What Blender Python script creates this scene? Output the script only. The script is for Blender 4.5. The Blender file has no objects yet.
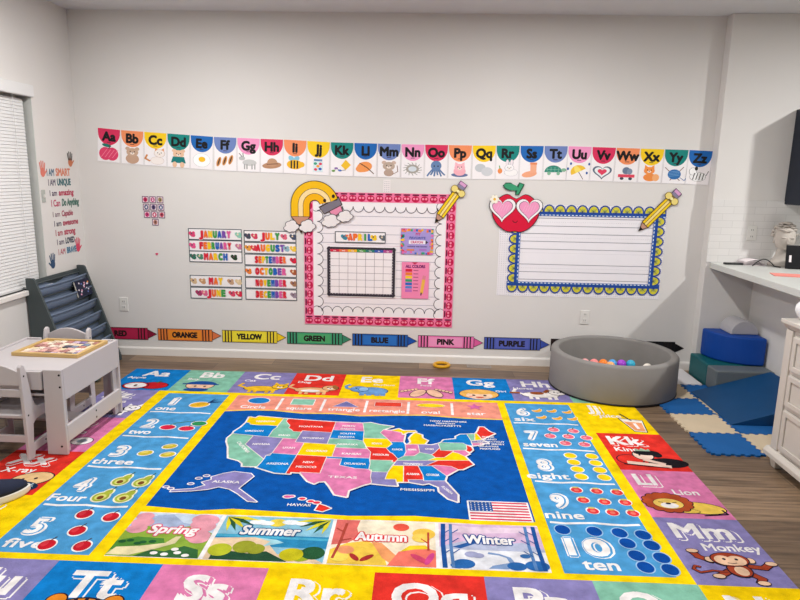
import bpy, bmesh, math, random
from mathutils import Vector, Matrix
random.seed(7)
PI = math.pi
SC = bpy.context.scene
COL = SC.collection

# ------------------------------------------------------------------ camera
cam_d = bpy.data.cameras.new('camera'); cam = bpy.data.objects.new('camera', cam_d); COL.objects.link(cam)
R_ = Vector((0.99919033, 0.03587026, 0.0182211)); U_ = Vector((-0.02487097, 0.19470756, 0.98054597))
F_ = Vector((-0.03162466, 0.98020523, -0.19544204))
m = Matrix((( R_.x, U_.x, -F_.x, 0), (R_.y, U_.y, -F_.y, -5.1346), (R_.z, U_.z, -F_.z, 1.5543), (0, 0, 0, 1)))
cam.matrix_world = m
cam_d.sensor_width = 36; cam_d.lens = 635.18 * 36 / 800; cam_d.clip_start = .05; cam_d.clip_end = 60
SC.camera = cam

# ------------------------------------------------------------------ world, lamps, exposure
w = bpy.data.worlds.new('world'); SC.world = w; w.use_nodes = True
w.node_tree.nodes['Background'].inputs[0].default_value = (.9, .93, 1, 1)
w.node_tree.nodes['Background'].inputs[1].default_value = .05
SC.view_settings.view_transform = 'Standard'; SC.view_settings.look = 'None'
SC.view_settings.gamma = 1; SC.view_settings.use_curve_mapping = False
SC.view_settings.exposure = 0.22

def lamp(name, loc, power, size, col=(1, .99, .965), spread=PI):
    l = bpy.data.lights.new(name, 'AREA'); l.shape = 'DISK'; l.size = size; l.energy = power; l.color = col; l.spread = spread
    o = bpy.data.objects.new(name, l); COL.objects.link(o); o.location = loc
    return o
lamp('ceiling_lamp', (.75, -1.55, 2.72), 34, .16)
lamp('ceiling_lamp', (-1.55, -1.45, 2.72), 34, .16)
lamp('ceiling_lamp', (.75, -4.2, 2.72), 26, .16)
lamp('ceiling_lamp', (-1.55, -4.2, 2.72), 30, .16)
lamp('kitchen_lamp', (3.8, -1.6, 2.70), 58, .14)
lamp('kitchen_lamp', (3.8, -4.2, 2.70), 16, .14)

# ------------------------------------------------------------------ colours and materials
def lin(h):
    if isinstance(h, str):
        h = h.lstrip('#'); c = [int(h[i:i+2], 16) / 255 for i in (0, 2, 4)]
    else: c = [v / 255 for v in h]
    return tuple((v / 12.92 if v <= .04045 else ((v + .055) / 1.055) ** 2.4) for v in c) + (1,)

MATS = {}
def mat(name, col, rough=.5, metal=0, noise=.0, nscale=8, bump=0, bscale=60, attr=False, coat=0, sheen=0, trans=0, stretch=None, spec=.35, gain=1):
    if name in MATS: return MATS[name]
    M = bpy.data.materials.new(name); M.use_nodes = True; N = M.node_tree.nodes; L = M.node_tree.links
    b = N['Principled BSDF']; b.inputs['Roughness'].default_value = rough; b.inputs['Metallic'].default_value = metal
    b.inputs['Specular IOR Level'].default_value = spec; b.inputs['Coat Weight'].default_value = coat; b.inputs['Sheen Weight'].default_value = sheen
    b.inputs['Transmission Weight'].default_value = trans
    tc = N.new('ShaderNodeTexCoord'); src = tc.outputs['Object']
    if stretch:
        mp = N.new('ShaderNodeMapping'); mp.inputs['Scale'].default_value = stretch; L.new(src, mp.inputs[0]); src = mp.outputs[0]
    nz = N.new('ShaderNodeTexNoise'); nz.inputs['Scale'].default_value = nscale; nz.inputs['Detail'].default_value = 5
    L.new(src, nz.inputs['Vector'])
    mr = N.new('ShaderNodeMapRange'); mr.inputs[1].default_value = .3; mr.inputs[2].default_value = .7
    mr.inputs[3].default_value = gain*(1 - noise); mr.inputs[4].default_value = gain*(1 + noise)
    L.new(nz.outputs[0], mr.inputs[0])
    mx = N.new('ShaderNodeMix'); mx.data_type = 'RGBA'; mx.blend_type = 'MULTIPLY'; mx.inputs[0].default_value = 1
    if attr:
        a = N.new('ShaderNodeAttribute'); a.attribute_name = 'Col'; L.new(a.outputs['Color'], mx.inputs[6])
    else: mx.inputs[6].default_value = lin(col)
    L.new(mr.outputs[0], mx.inputs[7]); L.new(mx.outputs[2], b.inputs['Base Color'])
    if bump:
        n2 = N.new('ShaderNodeTexNoise'); n2.inputs['Scale'].default_value = bscale; n2.inputs['Detail'].default_value = 3
        L.new(tc.outputs['Object'], n2.inputs['Vector'])
        bp = N.new('ShaderNodeBump'); bp.inputs['Strength'].default_value = bump; bp.inputs['Distance'].default_value = .004
        L.new(n2.outputs[0], bp.inputs['Height']); L.new(bp.outputs[0], b.inputs['Normal'])
    MATS[name] = M
    return M

M_WALL = mat('wall_paint', (222, 219, 216), .7, noise=.012, nscale=2, bump=.06, bscale=120)
M_WALL2 = mat('taupe_wall_paint', (150, 146, 140), .7, noise=.012, nscale=2)
M_CEIL = mat('ceiling_paint', (214, 214, 216), .9, noise=.01, bump=.1, bscale=90)
M_TRIM = mat('trim_paint', (232, 228, 224), .4)
M_PAPER = mat('printed_paper', '', .6, spec=.25, attr=True, noise=.01)
M_VINYL = mat('vinyl_decal', '', .45, attr=True, noise=.02)
M_RUG = mat('printed_rug_pile', '', .95, attr=True, noise=.20, nscale=16, bump=.7, bscale=160, spec=.06, gain=.80)
M_WHITEWOOD = mat('white_painted_wood', (198, 192, 194), .38, noise=.01)
M_DRESSER = mat('dresser_paint', (204, 198, 190), .35, noise=.015)
M_PINE = mat('light_pine', (206, 172, 112), .5, noise=.08, nscale=14, stretch=(1, 8, 8))
M_SHELFD = mat('charcoal_board', (70, 78, 80), .55, noise=.05)
M_SLING = mat('sling_fabric', (106, 120, 142), .85, noise=.08, bump=.5, bscale=200)
M_GREYFOAM = mat('pit_fabric', (134, 131, 128), .9, noise=.03, nscale=10, bump=.3, bscale=300)
M_FBLUE = mat('blue_vinyl_foam', (0, 66, 156), .55, noise=.03)
M_FNAVY = mat('deep_blue_vinyl_foam', (0, 66, 114), .55, noise=.05)
M_FTEAL = mat('teal_vinyl_foam', (4, 92, 98), .5, noise=.03)
M_FGREY = mat('grey_vinyl_foam', (104, 112, 116), .5, noise=.03)
M_FLGREY = mat('light_grey_vinyl_foam', (176, 174, 178), .5, noise=.02)
M_TBLUE = mat('blue_eva_foam', (16, 92, 160), .8, noise=.05, bump=.3, bscale=250)
M_TBEIGE = mat('beige_eva_foam', (212, 194, 166), .8, noise=.04, bump=.3, bscale=250)
M_TWHITE = mat('white_eva_foam', (238, 234, 236), .7, noise=.02)
M_COUNTER = mat('white_quartz', (206, 208, 204), .3, noise=.02)
M_NAVYCAB = mat('navy_lacquer', (24, 32, 48), .4)
M_BLACK = mat('black_plastic', (20, 20, 24), .4)
M_SCREW = mat('dark_screw', (40, 36, 36), .4, metal=.4)
M_PLASTER = mat('sculpted_plaster', (186, 178, 170), .8, noise=.12, nscale=18)
M_CERAMIC = mat('white_ceramic', (240, 240, 242), .15, coat=.5)
M_OUTLET = mat('outlet_plastic', (226, 224, 220), .35)
M_SLOT = mat('outlet_slots', (70, 66, 64), .5)
M_TEAL = mat('teal_rubber', (0, 128, 132), .25, coat=.4, noise=.1)
M_YEL = mat('yellow_plastic', (214, 158, 8), .3, coat=.3)
M_VENT = mat('vent_metal', (150, 142, 136), .5)
M_BLIND = mat('blind_slat', (226, 226, 226), .5)
M_JAMB = mat('jamb_paint', (200, 202, 198), .6)
M_SHOE = mat('navy_canvas', (26, 34, 58), .8, noise=.1, bump=.3)
M_SOLE = mat('white_rubber', (226, 222, 216), .5)
M_BOOKP = mat('page_block', (226, 220, 206), .8)
M_CLOTH = mat('folded_white_paper', (236, 226, 228), .7)

def floor_mat():
    M = bpy.data.materials.new('wood_plank_floor'); M.use_nodes = True; N = M.node_tree.nodes; L = M.node_tree.links
    b = N['Principled BSDF']; b.inputs['Roughness'].default_value = .42
    tc = N.new('ShaderNodeTexCoord')
    br = N.new('ShaderNodeTexBrick'); br.offset = .37; br.inputs['Scale'].default_value = 1
    br.inputs['Brick Width'].default_value = 1.2; br.inputs['Row Height'].default_value = .17
    br.inputs['Mortar Size'].default_value = .0018; br.inputs['Mortar Smooth'].default_value = .2
    br.inputs['Color1'].default_value = lin((142, 118, 94)); br.inputs['Color2'].default_value = lin((96, 78, 62)); br.inputs['Mortar'].default_value = lin((66, 54, 48))
    L.new(tc.outputs['Object'], br.inputs[0])
    mp = N.new('ShaderNodeMapping'); mp.inputs['Scale'].default_value = (1.3, 17, 1); L.new(tc.outputs['Object'], mp.inputs[0])
    nz = N.new('ShaderNodeTexNoise'); nz.inputs['Scale'].default_value = 2.2; nz.inputs['Detail'].default_value = 8; nz.inputs['Distortion'].default_value = .6
    L.new(mp.outputs[0], nz.inputs[0])
    mr = N.new('ShaderNodeMapRange'); mr.inputs[1].default_value = .3; mr.inputs[2].default_value = .7; mr.inputs[3].default_value = .55; mr.inputs[4].default_value = 1.40
    L.new(nz.outputs[0], mr.inputs[0])
    mx = N.new('ShaderNodeMix'); mx.data_type = 'RGBA'; mx.blend_type = 'MULTIPLY'; mx.inputs[0].default_value = 1
    L.new(br.outputs['Color'], mx.inputs[6]); L.new(mr.outputs[0], mx.inputs[7]); L.new(mx.outputs[2], b.inputs['Base Color'])
    return M
M_FLOOR = floor_mat()

def tile_mat():
    M = bpy.data.materials.new('subway_tile'); M.use_nodes = True; N = M.node_tree.nodes; L = M.node_tree.links
    b = N['Principled BSDF']; b.inputs['Roughness'].default_value = .25
    tc = N.new('ShaderNodeTexCoord'); mp = N.new('ShaderNodeMapping'); mp.inputs['Rotation'].default_value = (PI/2, 0, 0)
    L.new(tc.outputs['Object'], mp.inputs[0])
    br = N.new('ShaderNodeTexBrick'); br.offset = .5; br.inputs['Scale'].default_value = 1
    br.inputs['Brick Width'].default_value = .16; br.inputs['Row Height'].default_value = .054; br.inputs['Mortar Size'].default_value = .0018
    for k, c in (('Color1', (226, 224, 222)), ('Color2', (222, 220, 218)), ('Mortar', (208, 206, 204))): br.inputs[k].default_value = lin(c)
    L.new(mp.outputs[0], br.inputs[0]); L.new(br.outputs['Color'], b.inputs['Base Color'])
    return M
M_TILE = tile_mat()

# ------------------------------------------------------------------ object helpers
def tag(o, label=None, cat=None, group=None, kind=None):
    if label: o['label'] = label
    if cat: o['category'] = cat
    if group: o['group'] = group
    if kind: o['kind'] = kind
    return o
def empty(name, loc=(0, 0, 0), rz=0, label=None, cat=None, group=None):
    o = bpy.data.objects.new(name, None); COL.objects.link(o); o.location = loc; o.rotation_euler = (0, 0, rz); o.empty_display_size = .05
    return tag(o, label, cat, group)
def obj(name, bm, mats, parent=None, loc=(0, 0, 0), rot=(0, 0, 0), smooth=False, bevel=0, seg=2):
    me = bpy.data.meshes.new(name); bmesh.ops.recalc_face_normals(bm, faces=bm.faces); bm.to_mesh(me); bm.free()
    for mm in (mats if isinstance(mats, (list, tuple)) else [mats]): me.materials.append(mm)
    o = bpy.data.objects.new(name, me); COL.objects.link(o); o.parent = parent; o.location = loc; o.rotation_euler = rot
    if smooth:
        for p in me.polygons: p.use_smooth = True
    if bevel:
        md = o.modifiers.new('bevel', 'BEVEL'); md.width = bevel; md.segments = seg; md.limit_method = 'ANGLE'; md.angle_limit = .6
    return o
def box(bm, x0, x1, y0, y1, z0, z1, mi=0):
    v = [bm.verts.new(p) for p in ((x0,y0,z0),(x1,y0,z0),(x1,y1,z0),(x0,y1,z0),(x0,y0,z1),(x1,y0,z1),(x1,y1,z1),(x0,y1,z1))]
    for f in ((0,3,2,1),(4,5,6,7),(0,1,5,4),(1,2,6,5),(2,3,7,6),(3,0,4,7)):
        bm.faces.new([v[i] for i in f]).material_index = mi
    return bm
def boxm(*a): return box(bmesh.new(), *a)
def struct(name, bm, m, parent=None, bevel=0):
    o = obj(name, bm, m, parent, bevel=bevel)
    if not parent: o['kind'] = 'structure'
    return o
def prism(bm, pts, axis, a, b, mi=0):
    """extrude a 2D outline along an axis from a to b"""
    def P(p, t): return {'x': (t, p[0], p[1]), 'y': (p[0], t, p[1]), 'z': (p[0], p[1], t)}[axis]
    A = [bm.verts.new(P(p, a)) for p in pts]; B = [bm.verts.new(P(p, b)) for p in pts]; n = len(pts)
    bm.faces.new(A).material_index = mi; bm.faces.new(B[::-1]).material_index = mi
    for i in range(n): bm.faces.new((A[i], A[(i+1) % n], B[(i+1) % n], B[i])).material_index = mi
    return bm
def holed(outer, holes, axis, a, b):
    bm = bmesh.new()
    def P(p): return {'x': (a, p[0], p[1]), 'y': (p[0], a, p[1]), 'z': (p[0], p[1], a)}[axis]
    ed = []
    for lp in [outer] + holes:
        vs = [bm.verts.new(P(p)) for p in lp]
        ed += [bm.edges.new((vs[i], vs[(i+1) % len(vs)])) for i in range(len(vs))]
    bmesh.ops.triangle_fill(bm, use_beauty=True, use_dissolve=False, edges=ed)
    d = {'x': Vector((b-a, 0, 0)), 'y': Vector((0, b-a, 0)), 'z': Vector((0, 0, b-a))}[axis]
    r = bmesh.ops.extrude_face_region(bm, geom=list(bm.faces))
    bmesh.ops.translate(bm, vec=d, verts=[g for g in r['geom'] if isinstance(g, bmesh.types.BMVert)])
    return bm
def lathe(bm, prof, n=48, c=(0, 0, 0), closed=False, mi=0):
    rings = []
    for r, z in prof:
        if r < 1e-6: rings.append([bm.verts.new((c[0], c[1], c[2]+z))])
        else: rings.append([bm.verts.new((c[0]+r*math.cos(2*PI*k/n), c[1]+r*math.sin(2*PI*k/n), c[2]+z)) for k in range(n)])
    pr = list(zip(rings, rings[1:])) + ([(rings[-1], rings[0])] if closed else [])
    for A, B in pr:
        for k in range(n):
            k2 = (k+1) % n
            if len(A) == 1 and len(B) == 1: continue
            if len(A) == 1: f = bm.faces.new((A[0], B[k], B[k2]))
            elif len(B) == 1: f = bm.faces.new((A[k], A[k2], B[0]))
            else: f = bm.faces.new((A[k], A[k2], B[k2], B[k]))
            f.material_index = mi
    return bm
def tube(bm, pts, r, n=8, mi=0, closed=False):
    P = [Vector(p) for p in pts]; rings = []
    for i, p in enumerate(P):
        if closed: t = P[(i+1) % len(P)] - P[i-1]
        else: t = P[min(i+1, len(P)-1)] - P[max(i-1, 0)]
        t.normalize(); a = t.cross(Vector((0, 0, 1)))
        if a.length < .01: a = t.cross(Vector((1, 0, 0)))
        a.normalize(); b = t.cross(a)
        rings.append([bm.verts.new(p + a*r*math.cos(2*PI*k/n) + b*r*math.sin(2*PI*k/n)) for k in range(n)])
    for i in range(len(rings) - (0 if closed else 1)):
        A, B = rings[i], rings[(i+1) % len(rings)]
        for k in range(n): bm.faces.new((A[k], A[(k+1) % n], B[(k+1) % n], B[k])).material_index = mi
    if not closed: bm.faces.new(rings[0]); bm.faces.new(rings[-1][::-1])
    return bm
def sphere(bm, c, r, sub=2, s=(1, 1, 1)):
    q = bmesh.ops.create_icosphere(bm, subdivisions=sub, radius=r)
    for v in q['verts']: v.co = Vector((v.co.x*s[0]+c[0], v.co.y*s[1]+c[1], v.co.z*s[2]+c[2]))
    return bm
def dup(root, loc, rz=None, label=None, group=None):
    r = root.copy(); COL.objects.link(r); r.location = loc
    if rz is not None: r.rotation_euler = (0, 0, rz)
    if label: r['label'] = label
    if group: r['group'] = group
    for ch in list(root.children):
        c = ch.copy(); COL.objects.link(c); c.parent = r
        for g in ch.children:
            d = g.copy(); COL.objects.link(d); d.parent = c
    return r

# ------------------------------------------------------------------ flat art (prints) : polygons stacked in thin ink layers
TX = {}
def text_mesh(s, bold):
    k = (s, bold)
    if k in TX: return TX[k]
    cu = bpy.data.curves.new('t', 'FONT'); cu.body = s; cu.size = 1; cu.resolution_u = 3
    o = bpy.data.objects.new('t', cu); COL.objects.link(o)
    dg = bpy.context.evaluated_depsgraph_get(); me = o.evaluated_get(dg).to_mesh()
    V = [(v.co.x, v.co.y) for v in me.vertices]; P = [tuple(p.vertices) for p in me.polygons]
    o.evaluated_get(dg).to_mesh_clear(); bpy.data.objects.remove(o); bpy.data.curves.remove(cu)
    xs = [v[0] for v in V] or [0]; bb = (min(xs), max(xs))
    par = list(range(len(V)))
    def find(a):
        while par[a] != a: par[a] = par[par[a]]; a = par[a]
        return a
    for p in P:
        for q in p[1:]: par[find(q)] = find(p[0])
    ids = {}; D = [ids.setdefault(find(i), len(ids)) % 3 for i in range(len(V))]
    TX[k] = (V, P, bb, D); return TX[k]
CAPH = max(v[1] for v in text_mesh('H', 0)[0])
EPS = .00016
class Art:
    def __init__(s, z0=0): s.V = []; s.F = []; s.C = []; s.z0 = z0; s.L = 0; s.T = None; s.sub = 0
    def reset(s, L=1): s.L = L
    def _add(s, V, F, c, up=True, dz=None):
        n = len(s.V); s.sub = (s.sub+1) % 16; z = s.z0 + s.L*EPS + s.sub*8e-6
        if s.T: V = [s.T(x, y) for x, y in V]
        s.V += [(x, y, z+(dz[i]*3e-6 if dz else 0)) for i, (x, y) in enumerate(V)]
        c = lin(c)
        for f in F: s.F.append([n+i for i in f]); s.C.append(c)
        if up: s.L += 1
    def poly(s, pts, c, up=True):
        a = sum(pts[i][0]*pts[(i+1) % len(pts)][1]-pts[(i+1) % len(pts)][0]*pts[i][1] for i in range(len(pts)))
        if a < 0: pts = pts[::-1]
        s._add(list(pts), [tuple(range(len(pts)))], c, up)
    def rect(s, x0, y0, x1, y1, c, up=True): s._add([(x0, y0), (x1, y0), (x1, y1), (x0, y1)], [(0, 1, 2, 3)], c, up)
    def ell(s, cx, cy, rx, ry, c, rot=0, n=20, a0=0, a1=2*PI, up=True):
        full = abs(a1-a0-2*PI) < 1e-6; m = n if full else n+1
        cr, sr = math.cos(rot), math.sin(rot); P = []
        for i in range(m):
            t = a0+(a1-a0)*i/n; x = rx*math.cos(t); y = ry*math.sin(t); P.append((cx+x*cr-y*sr, cy+x*sr+y*cr))
        s.poly(P, c, up)
    def line(s, pts, wd, c, closed=False, up=True):
        V = []; F = []; m = len(pts)
        for i in range(m if closed else m-1):
            (x0, y0), (x1, y1) = pts[i], pts[(i+1) % m]; d = math.hypot(x1-x0, y1-y0) or 1
            ux, uy = (x1-x0)/d*wd/2, (y1-y0)/d*wd/2; e = .5
            n = len(V); V += [(x0-uy-ux*e, y0+ux-uy*e), (x0+uy-ux*e, y0-ux-uy*e), (x1+uy+ux*e, y1-ux+uy*e), (x1-uy+ux*e, y1+ux+uy*e)]
            F.append((n, n+1, n+2, n+3))
        s._add(V, F, c, up, [(k//4) % 3 for k in range(len(V))])
    def oell(s, cx, cy, rx, ry, c, oc, wd, rot=0, n=20):
        s.ell(cx, cy, rx+wd, ry+wd, oc, rot, n); s.ell(cx, cy, rx, ry, c, rot, n)
    def opoly(s, pts, c, oc, wd):
        s.line(pts, wd*2, oc, True); s.poly(pts, c)
    def text(s, t, cx, y, h, c, w=None, bold=.02, al='c', rot=0, shear=0, mult=None):
        V, P, bb, D = text_mesh(t, 0); k = h/CAPH; kx = k
        b = bold*k*1.1
        if w: kx = (w-2*b)/max(bb[1]-bb[0], 1e-6)
        W = (bb[1]-bb[0])*kx; x0 = cx-(W/2 if al == 'c' else -b if al == 'l' else W+b)
        cr, sr = math.cos(rot), math.sin(rot)
        n = 4 if bold <= .03 else 8
        for q in range(n):
            ox, oy = b*math.cos(2*PI*(q+.5)/n)*1.15, b*math.sin(2*PI*(q+.5)/n)*1.15; Q = []
            for a_, b_ in V:
                x = x0+(a_-bb[0])*kx+shear*b_*k-cx+ox; yy = b_*k+oy; Q.append((cx+x*cr-yy*sr, y+x*sr+yy*cr))
            s._add(Q, P, c, False, D)
        s.L += 1
        return W
    def rainbow_text(s, t, cx, y, h, w, cols, bold=.05, out=None):
        n = len(t); cw = w/n
        if out:
            for i, ch in enumerate(t): s.text(ch, cx-w/2+cw*(i+.5), y, h, out, w=cw*1.22, bold=bold+.04)
        for i, ch in enumerate(t):
            if ch != ' ': s.text(ch, cx-w/2+cw*(i+.5), y, h, cols[i % len(cols)], w=cw*.92 if ch != 'I' else cw*.4, bold=bold); s.L -= 1
        s.L += 1
    def heart(s, cx, cy, r, c, up=True):
        P = []
        for i in range(28):
            t = 2*PI*i/28; P.append((cx+r*math.sin(t)**3, cy+r*(13*math.cos(t)-5*math.cos(2*t)-2*math.cos(3*t)-math.cos(4*t))/16))
        s.poly(P, c, up)
    def star(s, cx, cy, r, c, n=5, k=.42, rot=0):
        s.poly([(cx+(r if i % 2 == 0 else r*k)*math.sin(PI*i/n+rot), cy+(r if i % 2 == 0 else r*k)*math.cos(PI*i/n+rot)) for i in range(2*n)], c)
    def build(s, name, m, parent=None, plane='wall', loc=(0, 0, 0), rot=(0, 0, 0), base=None, th=.002, basecol='#ffffff', extra=None):
        """plane: wall = x,z facing -y ; left = facing +x (art x runs along +y) ; floor = x,y facing up."""
        V = list(s.V); F = list(s.F); C = list(s.C)
        if base:                                     # solid sheet under the print
            n = len(V); k = len(base)
            a = sum(base[i][0]*base[(i+1) % k][1]-base[(i+1) % k][0]*base[i][1] for i in range(k))
            if a < 0: base = base[::-1]
            V += [(x, y, 0) for x, y in base] + [(x, y, th) for x, y in base]
            F.append(list(range(n+k, n+2*k))); C.append(lin(basecol)); F.append(list(range(n, n+k))[::-1]); C.append(lin(basecol))
            for i in range(k):
                j = (i+1) % k; F.append([n+i, n+j, n+k+j, n+k+i]); C.append(lin(basecol))
            V = [(x, y, z+th) if i < n else (x, y, z) for i, (x, y, z) in enumerate(V)]
        if plane == 'wall': V = [(x, -z, y) for x, y, z in V]
        elif plane == 'left': V = [(z, x, y) for x, y, z in V]
        me = bpy.data.meshes.new(name); me.from_pydata(V, [], F); me.materials.append(m)
        at = me.color_attributes.new('Col', 'FLOAT_COLOR', 'CORNER'); buf = []
        for p in me.polygons: buf += list(C[p.index])*p.loop_total
        at.data.foreach_set('color', buf); me.update()
        o = bpy.data.objects.new(name, me); COL.objects.link(o); o.parent = parent; o.location = loc; o.rotation_euler = rot
        return o
def circ(cx, cy, r, n=24, ry=None, a0=0, a1=2*PI):
    return [(cx+r*math.cos(a0+(a1-a0)*i/n), cy+(ry or r)*math.sin(a0+(a1-a0)*i/n)) for i in range(n if abs(a1-a0-2*PI) < 1e-6 else n+1)]
def rectp(x0, y0, x1, y1): return [(x0, y0), (x1, y0), (x1, y1), (x0, y1)]
def cloud(cx, cy, w, h):
    P = []
    for bx, by, br in ((.0, .25, .25), (.22, .68, .30), (.55, .80, .34), (.86, .45, .28), (.62, .16, .28), (.28, .08, .26)): P.append((bx, by, br))
    out = []; n = 60
    for i in range(n):
        t = 2*PI*i/n; d = (math.cos(t), math.sin(t)); best = 0
        for bx, by, br in P:
            x0, y0 = bx-.45, by-.42; b = x0*d[0]+y0*d[1]; c = x0*x0+y0*y0-br*br; q = b*b-c
            if q > 0: best = max(best, b+math.sqrt(q))
        out.append((cx+d[0]*best*w*.75, cy+d[1]*best*h*.75))
    return out

# ================================================================== SETTING
XL, XR, H, YK = -2.777, 2.235, 2.745, -.10
struct('floor', boxm(XL-.3, 5.2, -7.2, .2, -.1, 0), M_FLOOR)
struct('ceiling', boxm(XL-.3, 5.2, -7.2, .2, H, H+.1), M_CEIL)
struct('wall_back', boxm(XL-.2, 5.2, 0, .15, 0, H), M_WALL)
WY0, WY1, WZ0, WZ1 = -2.05, -.56, .70, 2.08
bm = bmesh.new()
box(bm, XL-.2, XL, WY1, 0, 0, H); box(bm, XL-.2, XL, -7.2, WY0, 0, H)
box(bm, XL-.2, XL, WY0, WY1, 0, WZ0); box(bm, XL-.2, XL, WY0, WY1, WZ1, H)
struct('wall_left', bm, M_WALL)
struct('wall_kitchen', boxm(XR, 5.2, YK, 0, 0, H), M_WALL, bevel=.004)
struct('wall_right', boxm(5.2, 5.35, -7.2, .15, 0, H), M_WALL2)
struct('wall_rear', boxm(XL-.3, 5.35, -7.35, -7.2, 0, H), M_WALL2)
bm = bmesh.new(); prism(bm, [(0, 0), (-.014, 0), (-.014, .058), (-.008, .068), (0, .070)], 'x', XL, XR)
struct('baseboard_back', bm, M_TRIM)
bm = bmesh.new(); prism(bm, [(XL, 0), (XL+.014, 0), (XL+.014, .058), (XL+.008, .068), (XL, .070)], 'y', -7.2, -.014)
struct('baseboard_left', bm, M_TRIM)
struct('trim_1', boxm(XR, 3.6, YK-.008, YK, .914, 1.40), M_TILE)      # tiled backsplash
struct('wall_knee', boxm(2.62, 2.74, -2.4, YK, 0, .868), M_WALL)      # knee wall under the counter
# window
win = struct('window_1', boxm(XL-.16, XL-.15, WY0, WY1, WZ0, WZ1), mat('window_glass', (60, 70, 84), .1))
bm = bmesh.new()
box(bm, XL-.15, XL-.11, WY0, WY0+.05, WZ0, WZ1); box(bm, XL-.15, XL-.11, WY1-.05, WY1, WZ0, WZ1)
box(bm, XL-.15, XL-.11, WY0+.05, WY1-.05, WZ0, WZ0+.05); box(bm, XL-.15, XL-.11, WY0+.05, WY1-.05, WZ1-.05, WZ1)
obj('window_frame', bm, M_TRIM, win)
obj('window_jamb', boxm(XL-.11, XL, WY1-.004, WY1, WZ0, WZ1), M_JAMB, win)
obj('window_sill', boxm(XL-.11, XL+.03, WY0-.02, WY1+.02, WZ0-.035, WZ0), M_TRIM, win, bevel=.004)
# blind
bl = empty('window_blind', (XL-.045, (WY0+WY1)/2, WZ0), label='white horizontal slat blind lowered over the window at the left edge', cat='blind')
hw = (WY1-WY0)/2-.035
bm = bmesh.new(); n = 58
for i in range(n):
    z = .025+i*(1.30/n); a = math.radians(78); dx, dz = .0140*math.cos(a), .0140*math.sin(a)
    prism(bm, [(-dx, z+dz), (dx, z-dz), (dx+.0015, z-dz+.001), (-dx+.0015, z+dz+.001)], 'y', -hw, hw)
obj('slats', bm, M_BLIND, bl)
obj('bottom_rail', boxm(-.02, .02, -hw, hw, .002, .016), M_BLIND, bl)
obj('head_rail', boxm(-.025, .025, -hw, hw, 1.335, 1.375), M_VENT, bl)
obj('valance', boxm(.03, .062, -hw-.05, hw+.05, 1.335, 1.415), M_BLIND, bl, bevel=.006)
for yy in (-hw+.2, hw-.14): obj('ladder_cord', tube(bmesh.new(), [(.022, yy, .01), (.022, yy, 1.34)], .0016, 6), M_BLIND, bl)

# ================================================================== THE RUG
BL, GR, PU, RE, YE, PK, SKY, SAL = '#0f7fce', '#86c2aa', '#8b84bb', '#e2352c', '#fbd405', '#df7fb0', '#4f9ed6', '#f29a86'
NAVY, WH, STRIPE, DK = '#0856ac', '#f6f2f2', '#fbd808', '#2a2030'
rx0, rx1, ry0, ry1 = -2.225, 1.495, -3.38, -.392
A = Art(0); A.reset(.5)
A.rect(rx0, ry0, rx1, ry1, STRIPE)
cx_ = [1.495, 1.09, .68, .262, -.14, -.56, -.95, -1.36, -1.79, -2.225]
bx_ = [1.495, 1.108, .70, .278, -.152, -.575, -1.0, -1.422, -1.84, -2.225]
ys_ = [-.876, -1.40, -1.90, -2.385, -2.883]
cells = {}
for i, ch in enumerate('IHGFEDCBA'): cells[ch] = (cx_[i+1], -.876, cx_[i], ry1)
for i, ch in enumerate('NOPQRSTUV'): cells[ch] = (bx_[i+1], ry0, bx_[i], -2.883)
for i, ch in enumerate('JKLM'): cells[ch] = (1.106, ys_[i+1], rx1, ys_[i])
for i, ch in enumerate('ZYXW'): cells[ch] = (rx0, ys_[i+1], -1.842, ys_[i])
ccol = dict(A=BL, B=GR, C=PU, D=RE, E=YE, F=PK, G=BL, H=PU, I=GR, J=YE, K=RE, L=PK, M=PU, N=YE, O=GR, P=PU, Q=RE, R=YE, S=PK, T=BL, U=PU, V=GR, W=YE, X=RE, Y=PK, Z=PU)
words = dict(A='Apple', B='Boy', C='Cat', D='Dog', E='Elephant', F='Foot', G='Girl', H='Horse', I='Ice', J='Juice', K='King', L='Lion', M='Monkey', N='Nest', O='Owl', P='Pig', Q='Queen', R='Rabbit', S='Sun', T='Tiger', U='Umbrella', V='Van', W='Whale', X='X-ray', Y='Yo-yo', Z='Zebra')
for ch, (x0, y0, x1, y1) in cells.items():
    A.reset(1); A.rect(x0, y0, x1, y1, ccol[ch])
    s = ch + ch.lower(); cx = (x0+x1)/2; W = x1-x0
    # big two-letter heading, white with a second outline
    hgt = .12 if ch in 'ABCDEFGHI' else .115
    yb = y1-.05-hgt
    if ch in 'NOPQRSTUV': hgt = .15; yb = y1-.065-hgt
    lw = W*.6; lx = cx
    V_, P_, b_, D_ = text_mesh(s, 0); lw = min(W*.72, (b_[1]-b_[0])*hgt/CAPH*1.18)
    if ch in 'JKLMZYXW': lx = x0+.035+lw/2 if ch != 'M' else x0+W*.46
    if ch not in 'ABCDEFGHI':
        A.text(s, lx+.016, yb-.015, hgt, WH, w=lw*1.0, bold=.058)
        A.text(s, lx+.012, yb-.011, hgt, ccol[ch], w=lw*.975, bold=.046)
    A.text(s, lx, yb, hgt, WH, w=lw*.93, bold=.030)
    if ch in 'JKLMZYXW': A.text(words[ch], cx+(.06 if ch in 'LM' else -.08 if ch == 'K' else -.03), yb-.095, .052, WH, bold=.02)
    elif ch in 'ABCDH': A.text(words[ch], x0+.10, yb-.062, .04, WH, bold=.02)
    elif ch == 'E': A.text(words[ch], x1-.11, yb-.07, .03, WH, w=.16, bold=.01)
    elif ch == 'G': A.text(words[ch], x1-.075, yb-.14, .035, WH, bold=.02)
    elif ch == 'F': A.text(words[ch], cx, yb-.055, .03, WH, bold=.02)
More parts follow.
